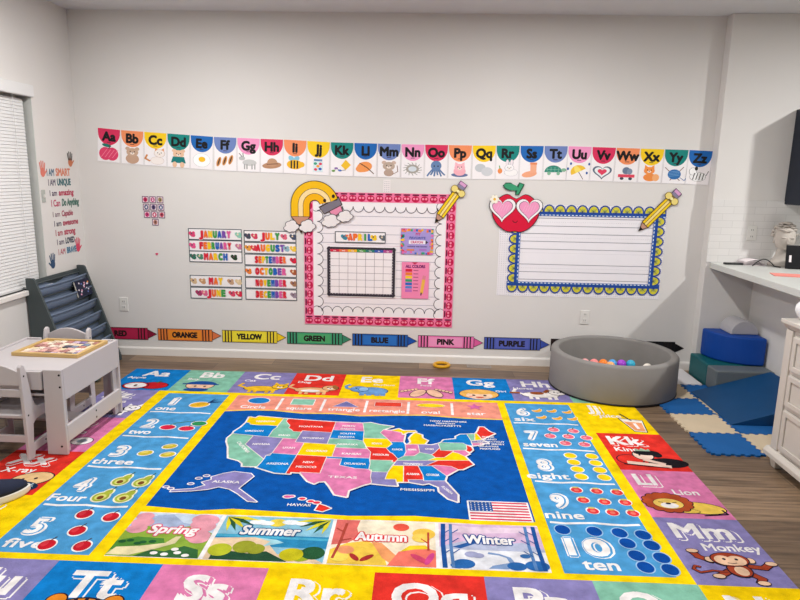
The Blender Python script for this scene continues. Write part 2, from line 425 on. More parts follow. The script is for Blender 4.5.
def cell(ch): x0, y0, x1, y1 = cells[ch]; A.reset(6); return x0, y0, x1, y1, (x0+x1)/2, (y0+y1)/2
# A apples
x0, y0, x1, y1, cx, cy = cell('A')
cx += .03; A.oell(cx+.05, y0+.10, .10, .07, '#c81f28', DK, .008); A.oell(cx-.08, y0+.09, .09, .07, '#c81f28', DK, .008); A.ell(cx-.08, y0+.09, .078, .058, WH)
A.ell(cx-.08, y0+.09, .012, .02, '#5a3020'); A.line([(cx+.05, y0+.16), (cx+.07, y0+.2)], .012, '#3c7a32')
# B boy with cap
x0, y0, x1, y1, cx, cy = cell('B')
A.oell(cx-.02, y0+.13, .10, .08, '#f4c8a8', DK, .006); A.ell(cx-.02, y0+.15, .115, .075, '#1e4f9a', a0=0, a1=PI); A.rect(cx-.16, y0+.145, cx+.11, y0+.165, '#1e4f9a')
A.ell(cx-.05, y0+.11, .01, .012, DK); A.ell(cx+.02, y0+.11, .01, .012, DK); A.ell(cx-.02, y0+.035, .09, .035, '#1e4f9a')
# C yellow cat
def critter(cx, cy, s, body, ear=True, tail=1, belly=None):
    A.oell(cx, cy, .12*s, .052*s, body, DK, .006*s)
    A.line([(cx-.11*s*tail, cy+.01*s), (cx-.17*s*tail, cy+.05*s), (cx-.15*s*tail, cy+.10*s)], .022*s, body)
    for dx in (-.07, -.03, .05, .09): A.rect(cx+dx*s-.012*s, cy-.085*s, cx+dx*s+.012*s, cy-.02*s, body, up=False)
    A.L += 1
    hx = cx+.12*s*tail; hy = cy+.05*s
    if ear:
        A.poly([(hx-.05*s, hy+.02*s), (hx-.045*s, hy+.085*s), (hx-.01*s, hy+.045*s)], body, False); A.poly([(hx+.05*s, hy+.02*s), (hx+.045*s, hy+.085*s), (hx+.01*s, hy+.045*s)], body, False); A.L += 1
    A.oell(hx, hy, .055*s, .048*s, body, DK, .005*s)
    A.ell(hx-.02*s, hy+.008*s, .007*s, .009*s, DK, up=False); A.ell(hx+.022*s, hy+.008*s, .007*s, .009*s, DK, up=False); A.L += 1
    A.ell(hx, hy-.015*s, .02*s, .012*s, belly or WH); A.ell(hx, hy-.010*s, .007*s, .006*s, DK)
x0, y0, x1, y1, cx, cy = cell('C'); critter(cx+.02, y0+.10, 1.05, '#f0be2a')
x0, y0, x1, y1, cx, cy = cell('D'); critter(cx-.01, y0+.10, 1.05, '#eab480', ear=False); A.ell(cx+.15, y0+.17, .02, .05, '#a06a3a', rot=.3); A.ell(cx-.02, y0+.08, .07, .025, WH)
x0, y0, x1, y1, cx, cy = cell('E')
EB = '#6fa0d8'
A.oell(cx+.02, y0+.12, .11, .075, EB, '#274a7c', .007)
for dx in (-.05, .0, .06, .10): A.rect(cx+dx-.018, y0+.02, cx+dx+.018, y0+.09, EB, False)
A.L += 1; A.oell(cx-.08, y0+.15, .06, .058, EB, '#274a7c', .006); A.oell(cx-.045, y0+.15, .035, .045, '#8fb8e4', '#274a7c', .004)
A.line([(cx-.13, y0+.14), (cx-.17, y0+.16), (cx-.18, y0+.21), (cx-.155, y0+.24)], .024, EB); A.ell(cx-.10, y0+.165, .008, .01, DK)
x0, y0, x1, y1, cx, cy = cell('F')
for sx in (-1, 1):
    A.oell(cx+.06*sx, y0+.10, .045, .085, '#f2c2a6', DK, .006, rot=.5*sx)
    for k in range(5): A.oell(cx+(.075+.025*k)*sx, y0+.185-.014*k, .014, .017, '#f2c2a6', DK, .004)
x0, y0, x1, y1, cx, cy = cell('G')
A.oell(cx-.03, y0+.12, .14, .10, '#f0b860', DK, .006); A.ell(cx-.03, y0+.085, .095, .075, '#f7d2b4'); A.ell(cx-.03, y0+.15, .10, .035, '#f0b860')
for sx in (-1, 1): A.ell(cx-.03+.04*sx, y0+.09, .012, .014, DK, up=False)
A.L += 1; A.ell(cx-.03, y0+.05, .03, .012, '#d8402c'); A.ell(cx-.09, y0+.065, .016, .012, '#f0a098')
x0, y0, x1, y1, cx, cy = cell('H')
critter(cx+.0, y0+.14, 1.1, '#f2ece8', ear=True); A.ell(cx-.02, y0+.17, .05, .03, '#a0552c'); A.line([(cx+.07, y0+.24), (cx+.04, y0+.19)], .03, '#a0552c'); A.line([(cx-.15, y0+.17), (cx-.21, y0+.17)], .03, '#a0552c')
x0, y0, x1, y1, cx, cy = cell('I'); A.opoly([(cx-.05, y0+.15), (cx, y0+.03), (cx+.05, y0+.15)], '#e8b070', DK, .005); A.oell(cx, y0+.17, .055, .05, WH, DK, .005)
x0, y0, x1, y1, cx, cy = cell('J')
A.opoly([(cx+.02, y0+.25), (cx+.16, y0+.22), (cx+.13, y0+.03), (cx+.06, y0+.04)], '#f2ece0', DK, .006); A.poly([(cx+.035, y0+.20), (cx+.145, y0+.18), (cx+.125, y0+.04), (cx+.065, y0+.05)], '#f0a070')
A.line([(cx+.09, y0+.22), (cx+.05, y0+.33)], .012, DK); A.rect(cx+.085, y0+.08, cx+.105, y0+.17, WH)
x0, y0, x1, y1, cx, cy = cell('K')
A.ell(cx+.10, y0+.10, .11, .06, '#201c22'); A.oell(cx-.10, y0+.13, .07, .06, RE, DK, .007); A.oell(cx-.01, y0+.19, .055, .06, '#f4d4c4', DK, .006)
A.ell(cx+.02, y0+.225, .075, .035, '#1c1a20'); A.ell(cx+.07, y0+.20, .03, .035, '#1c1a20'); A.poly([(cx-.03, y0+.245), (cx-.03, y0+.285), (cx-.01, y0+.26), (cx+.01, y0+.29), (cx+.03, y0+.26), (cx+.05, y0+.28), (cx+.05, y0+.245)], '#9fb8a0')
A.line([(cx-.12, y0+.09), (cx+.0, y0+.07), (cx+.09, y0+.05)], .035, '#f4d4c4'); A.line([(cx-.02, y0+.13), (cx+.07, y0+.08)], .03, '#f4d4c4'); A.ell(cx-.03, y0+.19, .006, .008, DK)
A.line([(cx-.15, y0+.07), (cx-.04, y0+.05), (cx+.08, y0+.035)], .007, DK)
x0, y0, x1, y1, cx, cy = cell('L'); lcx, ly0 = cx, y0; A.T = lambda x, y: (lcx+(x-lcx)*.95+.005, ly0+(y-ly0)*.88+.01)
A.oell(cx+.06, y0+.10, .13, .06, '#f4cf5c', DK, .006, rot=-.12); A.line([(cx+.17, y0+.08), (cx+.18, y0+.04), (cx+.06, y0+.02)], .012, DK); A.oell(cx+.0, y0+.06, .05, .02, '#f4cf5c', DK, .004)
for k in range(14): A.ell(cx-.08+.10*math.cos(k*PI/7), y0+.15+.085*math.sin(k*PI/7), .032, .03, DK, up=False)
A.L += 1
for k in range(14): A.ell(cx-.08+.10*math.cos(k*PI/7), y0+.15+.085*math.sin(k*PI/7), .027, .025, '#b5502c', up=False)
A.L += 1; A.ell(cx-.08, y0+.15, .10, .085, '#b5502c'); A.oell(cx-.08, y0+.135, .075, .055, '#f6d06a', DK, .003)
A.ell(cx-.08, y0+.115, .045, .03, WH); A.ell(cx-.08, y0+.135, .014, .01, DK); A.line([(cx-.125, y0+.15), (cx-.105, y0+.145)], .006, DK); A.line([(cx-.055, y0+.145), (cx-.035, y0+.15)], .006, DK)
A.T = None; x0, y0, x1, y1, cx, cy = cell('M'); mcx, my0 = cx, y0; A.T = lambda x, y: (mcx+(x-mcx)*.92, my0+(y-my0)*.74-.002)
MB = '#a8442c'; MF = '#f0c8a8'
for pts in ([(cx-.07, y0+.22), (cx-.12, y0+.26), (cx-.13, y0+.30)], [(cx+.08, y0+.18), (cx+.14, y0+.17), (cx+.17, y0+.20)], [(cx-.03, y0+.13), (cx-.08, y0+.09)], [(cx+.05, y0+.12), (cx+.09, y0+.07), (cx+.07, y0+.035)]):
    A.line(pts, .043, DK); A.line(pts, .032, MB)
tl = [(cx-.02, y0+.12), (cx-.10, y0+.13), (cx-.16, y0+.11), (cx-.18, y0+.14), (cx-.165, y0+.17), (cx-.145, y0+.16)]
A.line(tl, .018, DK); A.line(tl, .011, MB)
for px, py in ((cx-.13, y0+.315), (cx+.185, y0+.21), (cx-.09, y0+.08), (cx+.08, y0+.03)): A.oell(px, py, .026, .018, MF, DK, .004)
A.oell(cx+.02, y0+.14, .05, .06, MB, DK, .006); A.ell(cx+.025, y0+.13, .03, .042, MF)
A.oell(cx-.08, y0+.23, .02, .024, MF, DK, .004); A.oell(cx+.10, y0+.23, .02, .024, MF, DK, .004); A.oell(cx+.01, y0+.235, .082, .062, MB, DK, .006)
A.ell(cx-.02, y0+.225, .04, .045, MF, up=False); A.ell(cx+.04, y0+.225, .04, .045, MF, up=False); A.L += 1; A.ell(cx+.01, y0+.205, .05, .028, MF)
A.ell(cx-.015, y0+.235, .008, .01, DK, up=False); A.ell(cx+.04, y0+.235, .008, .01, DK, up=False); A.line([(cx-.01, y0+.20), (cx+.01, y0+.193), (cx+.03, y0+.20)], .005, DK)
A.T = None
x0, y0, x1, y1, cx, cy = cell('T'); y0 += .035; A.oell(cx+.02, y0+.15, .12, .09, '#e88a28', DK, .008); A.oell(cx-.09, y0+.225, .035, .035, '#e88a28', DK, .006); A.oell(cx+.12, y0+.225, .035, .035, '#e88a28', DK, .006); A.line([(cx+.02, y0+.24), (cx+.02, y0+.2)], .014, DK)
A.line([(cx-.02, y0+.235), (cx-.01, y0+.2)], .014, DK); A.line([(cx+.06, y0+.235), (cx+.05, y0+.2)], .014, DK)
for q, col in (('N', '#b07a40'), ('O', '#8a5a34'), ('P', '#f0a8b8'), ('Q', '#f0c8a8'), ('R', WH), ('S', '#f08a20'), ('U', '#e2352c'), ('V', '#e0b020'), ('W', '#4f7ac0')):
    x0, y0, x1, y1, cx, cy = cell(q); A.oell(cx, y0+.13, .10, .08, col, DK, .007); A.ell(cx-.03, y0+.15, .01, .012, DK, up=False); A.ell(cx+.03, y0+.15, .01, .012, DK)
x0, y0, x1, y1, cx, cy = cell('X')
A.oell(cx+.09, y0+.16, .10, .068, '#f0c890', DK, .007, rot=.35); A.ell(cx+.05, y0+.15, .009, .011, DK, up=False); A.ell(cx+.11, y0+.165, .009, .011, DK)
A.ell(cx+.07, y0+.075, .10, .055, '#16304e'); 
for k in range(3): A.line([(cx+.0+k*.05, y0+.05), (cx+.03+k*.05, y0+.11)], .009, '#bcd0dc', up=False)
A.L += 1; A.line([(cx, y0+.075), (cx+.14, y0+.085)], .009, '#bcd0dc')
x0, y0, x1, y1, cx, cy = cell('Y'); A.oell(cx+.10, y0+.14, .06, .05, WH, DK, .005); A.ell(cx+.10, y0+.14, .03, .025, '#8f9aa6'); A.line([(cx+.05, y0+.16), (cx-.05, y0+.13), (cx-.10, y0+.2)], .007, WH)
x0, y0, x1, y1, cx, cy = cell('Z'); critter(cx+.04, y0+.12, .95, WH)
for dx in (-.05, 0, .05, .1): A.line([(cx+dx, y0+.17), (cx+dx+.02, y0+.08)], .012, DK, up=False)

# number columns
nums = [['1', 'one'], ['2', 'two'], ['3', 'three'], ['4', 'Four'], ['5', 'five']], [['6', 'six'], ['7', 'seven'], ['8', 'eight'], ['9', 'nine'], ['10', 'ten']]
ny = [-.925, -1.28, -1.67, -2.07, -2.462, -2.842]
for side, (x0, x1) in enumerate(((-1.755, -1.325), (.602, 1.042))):
    A.reset(1); A.rect(x0, ny[5], x1, ny[0], SKY)
    for k in range(5):
        A.reset(2); ya, yb = ny[k], ny[k+1]; num, wd = nums[side][k]
        if k < 4:
            A.line([(x0+.02+(x1-x0-.04)*t/6, yb+.006*math.sin(t*1.7+k)) for t in range(7)], .016, WH)
        nx = x0+.095; 
        if num == '10':
            A.text(num, x0+.145, yb+.125, .125, WH, w=.21, bold=.07); A.text(num, x0+.143, yb+.125, .125, SKY, w=.195, bold=.05); A.text(num, x0+.14, yb+.13, .118, WH, w=.185, bold=.03)
            A.text(wd, x0+.16, yb+.03, .07, WH, w=.15, bold=.025)
        else:
            A.text(num, nx+.008, yb+.135, .125, WH, w=.088 if num != '1' else .05, bold=.055); A.text(num, nx+.002, yb+.139, .118, SKY, w=.074 if num != '1' else .038, bold=.035); A.text(num, nx-.002, yb+.142, .112, WH, w=.066 if num != '1' else .032, bold=.022)
            A.text(wd, nx+(.03 if num in '357' else 0), yb+.035, .062, WH, w=.045*len(wd) if num != '7' else .2, bold=.025)
        xi = x0+.30; L0 = A.L
        def fruit(kind, fx, fy, s=1.0):
            A.L = L0; A.T = lambda x, y: (fx+(x-fx)*.88, fy+(y-fy)*1.16)
            if kind == 'apple':
                A.ell(fx, fy, .046*s, .038*s, WH); A.ell(fx, fy, .039*s, .031*s, '#c81e2e'); A.ell(fx-.015*s, fy+.006*s, .016*s, .018*s, '#dc3a46'); A.line([(fx, fy+.03*s), (fx+.012*s, fy+.05*s)], .006*s, '#4a3020')
            elif kind == 'pink':
                A.ell(fx, fy, .044*s, .034*s, WH); A.ell(fx, fy, .038*s, .028*s, '#f06a84'); A.ell(fx-.01, fy+.0, .014*s, .012*s, '#f8a0a8'); A.line([(fx, fy+.025*s), (fx+.012*s, fy+.045*s)], .008*s, '#6a7a50')
            elif kind == 'straw':
                A.ell(fx, fy, .042*s, .032*s, WH); A.ell(fx, fy-.003, .035*s, .026*s, '#e23a40'); A.ell(fx, fy+.024*s, .022*s, .008*s, '#c8c070'); A.ell(fx, fy-.004, .016*s, .012*s, '#f0786a')
            elif kind == 'avo':
                A.ell(fx-.005, fy-.012, .052*s, .045*s, '#f0eed0'); A.ell(fx+.012, fy+.025, .03*s, .038*s, '#f0eed0', rot=-.4); A.ell(fx-.005, fy-.012, .043*s, .037*s, '#a8b440'); A.ell(fx+.012, fy+.022, .022*s, .03*s, '#a8b440', rot=-.4)
                A.ell(fx-.005, fy-.014, .030*s, .025*s, '#d8d878'); A.ell(fx-.004, fy-.018, .017*s, .016*s, '#7a4a26'); A.line([(fx+.02, fy+.045), (fx+.03, fy+.075)], .006, '#3c5a20')
            elif kind == 'lemon':
                A.ell(fx, fy, .050*s, .032*s, WH, rot=.2); A.ell(fx, fy, .043*s, .026*s, '#c8b438', rot=.2); A.ell(fx-.008, fy+.008, .024*s, .012*s, '#e8d468', rot=.2)
            elif kind == 'banana':
                O = [(fx+.040*math.cos(t)-.004, fy+.020+.040*math.sin(t)) for t in [PI*1.08+i*PI*.80/8 for i in range(9)]]; I = [(fx+.034*math.cos(t)-.006, fy+.026+.018*math.sin(t)) for t in [PI*1.88-i*PI*.80/8 for i in range(9)]]
                P = [((x-fx)*.92-(y-fy)*.38+fx, (x-fx)*.38+(y-fy)*.92+fy) for x, y in O+I]; A.line(P, .009, '#f4e8c0', True); A.poly(P, '#f0a838')
            elif kind == 'yell':
                A.ell(fx, fy, .045*s, .036*s, WH); A.ell(fx, fy, .039*s, .030*s, '#f8d418')
            elif kind == 'dot':
                A.ell(fx, fy, .046*s, .04*s, '#9cc4ec'); A.ell(fx, fy, .040*s, .034*s, '#0a4aa0')
            A.T = None
        yc = (ya+yb)/2
        if num == '1':
            A.L = L0; A.ell(xi-.01, yc-.03, .07, .055, WH, rot=.3); A.ell(xi-.01, yc-.03, .062, .047, '#f0bc30', rot=.3)
            for t in (-.03, 0, .03): A.line([(xi-.05+t, yc-.05), (xi+.02+t, yc+.0)], .004, '#b8801c', up=False)
            A.L += 1
            for t in range(6): A.poly([(xi+.03, yc+.0), (xi+.06+.02*t, yc+.10-.012*t), (xi+.055, yc+.02)], '#1a3a6a', up=False)
            A.L += 1
        if num == '2':
            for fx, fy in ((xi-.07, yc-.05), (xi+.05, yc-.06)):
                A.L = L0; A.ell(fx, fy, .052, .042, WH); A.ell(fx, fy, .045, .035, '#d8284a'); A.line([(fx, fy+.03), (fx+.03, fy+.07), (xi+.055, yc+.06)], .007, '#4a7a30')
            A.oell(xi+.10, yc+.02, .045, .035, '#2f8f58', WH, .006)
        if num == '3': [fruit('lemon', *q) for q in ((xi+.05, yc+.075), (xi-.05, yc-.02), (xi+.08, yc-.03))]
        if num == '4': [fruit('avo', *q) for q in ((xi-.03, yc+.06), (xi+.08, yc+.055), (xi-.05, yc-.10), (xi+.06, yc-.10))]
        if num == '5': [fruit('apple', *q, 1.0) for q in ((xi-.05, yc+.115), (xi+.08, yc+.10), (xi-.01, yc-.02), (xi-.08, yc-.13), (xi+.07, yc-.13))]
        if num == '6': [fruit('banana', *q) for q in ((xi-.09, yc+.05), (xi+.01, yc+.05), (xi+.11, yc+.04), (xi-.08, yc-.07), (xi+.02, yc-.08), (xi+.12, yc-.08))]
        if num == '7': [fruit('pink', *q, .95) for q in ((xi-.05, yc+.10), (xi+.07, yc+.09), (xi-.09, yc+.0), (xi+.02, yc+.0), (xi+.125, yc-.01), (xi-.02, yc-.10), (xi+.09, yc-.11))]
        if num == '8': [fruit('yell', xi-.03+.12*j, yc+.125-.085*i, .95) for j in range(2) for i in range(4)]
        if num == '9': [fruit('straw', *q, .9) for q in ((xi-.09, yc+.12), (xi+.01, yc+.115), (xi+.11, yc+.11), (xi-.08, yc+.02), (xi+.02, yc+.01), (xi+.12, yc+.01), (xi-.06, yc-.08), (xi+.03, yc-.09), (xi+.125, yc-.09))]
        if num == '10': [fruit('dot', *q, .95) for q in ((xi-.24, yc+.13), (xi-.10, yc+.125), (xi+.01, yc+.12), (xi+.11, yc+.11), (xi+.02, yc+.04), (xi+.12, yc+.03), (xi+.03, yc-.05), (xi+.13, yc-.06), (xi+.04, yc-.13), (xi+.135, yc-.14))]

# shapes band and map ground
mx0, mx1 = -1.262, .552
A.reset(1); A.rect(mx0, -1.26, mx1, -.925, SAL)
A.reset(2)
A.poly([(mx0, -1.235), (-1.1, -1.205), (-.95, -1.20), (-.75, -1.235), (-.55, -1.225), (-.37, -1.25), (-.15, -1.22), (.05, -1.205), (.3, -1.235), (mx1, -1.24), (mx1, -2.47), (.3, -2.475), (0, -2.455), (-.3, -2.475), (-.6, -2.46), (-.85, -2.45), (-1.0, -2.475), (mx0, -2.45)], NAVY)
A.line([(mx0, -1.225), (-1.1, -1.197), (-.95, -1.192), (-.75, -1.227), (-.55, -1.217), (-.37, -1.242), (-.15, -1.212), (.05, -1.197), (.3, -1.227), (mx1, -1.232)], .014, '#ffe040')
for k, dx in enumerate((-.935, -.64, -.347, -.06, .235)): A.reset(4); A.line([(dx, -.965), (dx-.003, -1.175)], .018, WH)
for t, x in (('Circle', -1.10), ('square', -.79), ('triangle', -.49), ('rectangle', -.20), ('oval', .088), ('star', .39)):
    A.reset(4); A.text(t, x, -1.165, .05, WH, w=.030*len(t)**.9+.02, bold=.02)
A.reset(4); A.oell(-1.09, -1.02, .072, .056, '#1c80cc', WH, .006); A.opoly(rectp(-.86, -1.075, -.71, -.97), '#8cc8b0', WH, .006)
A.opoly([(-.57, -1.09), (-.40, -1.09), (-.49, -.985)], '#7a78b4', WH, .003); A.opoly(rectp(-.29, -1.06, -.11, -.985), '#e04434', WH, .003)
A.oell(.09, -1.02, .095, .034, '#fad81c', WH, .003); A.star(.39, -1.02, .062, '#e070b0')
# --- map of the states
def alb(lo, la):
    n = .6; rho0 = 1/math.tan(math.radians(38))*1.0+0
    p1, p2 = math.radians(29.5), math.radians(45.5); n = (math.sin(p1)+math.sin(p2))/2; C = math.cos(p1)**2+2*n*math.sin(p1)
    rho = math.sqrt(C-2*n*math.sin(math.radians(la)))/n; r0 = math.sqrt(C-2*n*math.sin(math.radians(37.5)))/n; th = n*math.radians(lo+96)
    return rho*math.sin(th), r0-rho*math.cos(th)
def G(lo, la):
    x, y = alb(lo, la); q = (1, x, y, x*x, x*y, y*y)
    wx = -.0042*max(0, -113-lo)
    return (wx+sum(a*b for a, b in zip(q, (-0.2972, 2.0811, -0.0391, 0.1576, 0.5038, -0.1577))), sum(a*b for a, b in zip(q, (-1.8427, 0.0003, 2.3149, -0.4599, 0.0042, 0.3145))))
S_ = {
'WA': (YE, [(-124.7,48.4),(-123.2,48.2),(-122.8,49),(-117,49),(-117,46),(-119,46),(-121,45.7),(-122.8,45.7),(-123.3,46.2),(-124.1,46.3)]),
'OR': (BL, [(-124.1,46.3),(-123.3,46.2),(-122.8,45.7),(-121,45.7),(-119,46),(-117,46),(-116.9,45.5),(-117.2,44.4),(-117,42),(-124.3,42),(-124.5,42.8),(-124.1,44.5)]),
'CA': (GR, [(-124.3,42),(-120,42),(-120,39),(-114.6,35),(-114.6,34),(-114.7,32.7),(-117.1,32.5),(-117.5,33.3),(-118.5,34),(-120.6,34.5),(-121.8,36.5),(-122.5,37.7),(-123.8,39.3),(-124.4,40.4)]),
'NV': (PU, [(-120,42),(-114,42),(-114,37),(-114.1,36.2),(-114.7,36.1),(-114.6,35),(-120,39)]),
'ID': (GR, [(-117,49),(-116,49),(-116,48),(-114.5,46.5),(-114.4,45.6),(-113.5,45),(-113,44.5),(-111,44.5),(-111,42),(-117,42),(-117.2,44.4),(-116.9,45.5)]),
'MT': (RE, [(-116,49),(-110,49),(-104,49),(-104,45),(-111,45),(-111,44.5),(-113,44.5),(-113.5,45),(-114.4,45.6),(-114.5,46.5),(-116,48)]),
'WY': (PU, [(-111,45),(-104,45),(-104,41),(-111,41)]),
'UT': (PK, [(-114,42),(-111,42),(-111,41),(-109,41),(-109,37),(-114,37)]),
'CO': (YE, [(-109,41),(-102,41),(-102,37),(-109,37)]),
'AZ': (BL, [(-114,37),(-109,37),(-109,31.3),(-111,31.3),(-114.8,32.5),(-114.6,34),(-114.6,35),(-114.7,36.1)]),
'NM': (RE, [(-109,37),(-103,37),(-103,32),(-106.6,32),(-106.5,31.8),(-108.2,31.8),(-108.2,31.3),(-109,31.3)]),
'ND': (PK, [(-104,49),(-97.2,49),(-96.6,46),(-104,46)]),
'SD': (BL, [(-104,46),(-96.6,46),(-96.5,43.5),(-96.5,42.5),(-98,42.9),(-104,43)]),
'NE': (GR, [(-104,43),(-98,42.9),(-96.5,42.5),(-95.8,41),(-95.3,40),(-102,40),(-102,41),(-104,41)]),
'KS': (PK, [(-102,40),(-95.3,40),(-94.6,39),(-94.6,37),(-102,37)]),
'OK': (BL, [(-103,37),(-94.6,37),(-94.4,35.4),(-94.5,33.7),(-97,33.8),(-100,34.6),(-100,36.5),(-103,36.5)]),
'TX': (PK, [(-103,36.5),(-100,36.5),(-100,34.6),(-97,33.8),(-94.5,33.7),(-94,33.5),(-94,31.5),(-93.7,30),(-93.9,29.7),(-95,29.2),(-97.2,27.6),(-97.2,25.9),(-99.2,26.4),(-100.5,28.5),(-101.5,29.8),(-102.6,29.6),(-103.2,29),(-104.5,29.6),(-106.5,31.8),(-106.6,32),(-103,32)]),
'MN': (GR, [(-97.2,49),(-95.2,49.3),(-93,48.6),(-89.6,48),(-92.1,46.7),(-92.8,45.6),(-91.2,43.5),(-96.5,43.5),(-96.6,46)]),
'IA': (YE, [(-96.5,43.5),(-91.2,43.5),(-90.2,41.8),(-91.1,40.7),(-91.5,40.4),(-95.8,40.6),(-95.8,41),(-96.5,42.5)]),
'MO': (RE, [(-95.8,40.6),(-91.5,40.4),(-90.7,39),(-90.2,38.7),(-89.2,37),(-89.7,36),(-90.4,36),(-90.2,36.5),(-94.6,36.5),(-94.6,39),(-95.3,40)]),
'AR': (GR, [(-94.6,36.5),(-90.2,36.5),(-90.4,36),(-89.7,36),(-91.1,33),(-94,33),(-94.5,33.7),(-94.4,35.4)]),
'LA': (PU, [(-94,33),(-91.1,33),(-91.5,31),(-89.7,31),(-89.4,29.2),(-91,29.3),(-93.9,29.7),(-93.7,30),(-94,31.5)]),
'WI': (PK, [(-92.1,46.7),(-90.4,46.5),(-88,45.8),(-87.8,45),(-87.2,45),(-87.8,42.5),(-90.6,42.5),(-91.2,43.5),(-92.8,45.6)]),
'IL': (BL, [(-90.6,42.5),(-87.8,42.5),(-87.5,41.7),(-87.5,39.3),(-88,37.9),(-89.2,37),(-90.2,38.7),(-90.7,39),(-91.5,40.4),(-91.1,40.7),(-90.2,41.8)]),
'MI': (YE, [(-86.8,41.8),(-84.8,41.7),(-83.4,41.7),(-82.5,43),(-83.5,43.9),(-83.4,45),(-84.8,45.8),(-85.6,45),(-86.4,43.8),(-86.2,42.5)]),
'UP': (YE, [(-90.4,46.5),(-88.4,47.2),(-87.5,46.5),(-84.8,46.5),(-84.5,46),(-86.5,45.9),(-87.6,45.1),(-88,45.8)]),
'IN': (PK, [(-87.5,41.7),(-84.8,41.7),(-84.8,39.1),(-86,38),(-88,37.9),(-87.5,39.3)]),
'OH': (PU, [(-84.8,41.7),(-83.4,41.7),(-82,41.5),(-80.5,42),(-80.5,40.6),(-82,38.9),(-82.6,38.4),(-84.8,39.1)]),
'KY': (GR, [(-84.8,39.1),(-82.6,38.4),(-82,37.5),(-83.7,36.6),(-89.4,36.5),(-89.2,37),(-88,37.9),(-86,38)]),
'TN': (PU, [(-89.5,36.5),(-81.7,36.6),(-84.3,35),(-90.3,35),(-89.7,36)]),
'MS': (YE, [(-90.3,35),(-88.2,35),(-88.4,30.3),(-89.6,30.2),(-89.7,31),(-91.5,31),(-91.1,33)]),
'AL': (RE, [(-88.2,35),(-85.6,35),(-85,32.3),(-85,31),(-87.6,31),(-87.5,30.3),(-88.4,30.3)]),
'GA': (BL, [(-85.6,35),(-83.1,35),(-81,32.1),(-81.5,30.7),(-85,30.7),(-85,32.3)]),
'FL': (PU, [(-87.6,31),(-85,31),(-85,30.7),(-81.5,30.7),(-80.1,27),(-80.4,25.2),(-81.7,26),(-82.8,27.8),(-82.8,29),(-84.2,30),(-85.3,29.7),(-87.5,30.3)]),
'SC': (PK, [(-83.1,35),(-82.3,35.2),(-80.8,35),(-79.6,34.8),(-78.6,33.9),(-81,32.1)]),
'NC': (RE, [(-84.3,35),(-81.7,36.6),(-75.9,36.5),(-75.5,35.3),(-77.8,33.9),(-78.6,33.9),(-79.6,34.8),(-80.8,35),(-82.3,35.2),(-83.1,35)]),
'VA': (YE, [(-83.7,36.6),(-82,37.5),(-80.3,37.5),(-78.3,39.2),(-77.3,38.8),(-76.3,37.8),(-75.9,36.5)]),
'WV': (RE, [(-82.6,38.4),(-82,38.9),(-80.5,40.6),(-80.5,39.7),(-78,39.5),(-78.3,39.2),(-80.3,37.5),(-82,37.5)]),
'PA': (GR, [(-80.5,42),(-79.8,42.3),(-75.3,42),(-74.8,41.4),(-75.2,40),(-75.7,39.7),(-80.5,39.7)]),
'NY': (BL, [(-79.8,42.3),(-79,43.2),(-76.3,43.5),(-76,44.3),(-74.8,45),(-73.3,45),(-73.3,42.7),(-73.6,41),(-74.8,41.4),(-75.3,42)]),
'MD': (PK, [(-80.5,39.7),(-75.7,39.7),(-75.2,38.5),(-76.3,37.8),(-77.3,38.8),(-78.3,39.2),(-78,39.5)]),
'NJ': (RE, [(-74.8,41.4),(-74,40.6),(-74.1,39.7),(-74.9,39),(-75.5,39.5),(-75.2,40)]),
'VT': (GR, [(-73.3,45),(-71.5,45),(-72.5,42.7),(-73.3,42.7)]), 'NH': (YE, [(-71.5,45),(-71,45.3),(-70.8,43),(-72.5,42.7)]),
'MA': (PU, [(-73.3,42.7),(-70.8,42.9),(-70,41.7),(-73.5,42)]), 'CT': (PK, [(-73.5,42),(-71.2,42),(-71.3,41.4),(-73.6,41)]),
'ME': (RE, [(-71,45.3),(-70.3,46),(-69.2,47.4),(-68.2,47.3),(-67.8,45.7),(-67,44.8),(-70.7,43.1)])}
A.reset(4)
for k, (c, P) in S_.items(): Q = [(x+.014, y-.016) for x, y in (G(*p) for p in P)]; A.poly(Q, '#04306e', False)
A.reset(5)
for k, (c, P) in S_.items(): A.line([G(*p) for p in P], .017, WH, True, False)
A.reset(6)
for k, (c, P) in S_.items(): A.poly([G(*p) for p in P], c, False)
A.reset(7)
for k, (c, P) in S_.items(): A.line([G(*p) for p in P], .0042, '#f0e4dc', True, False)
A.reset(8)
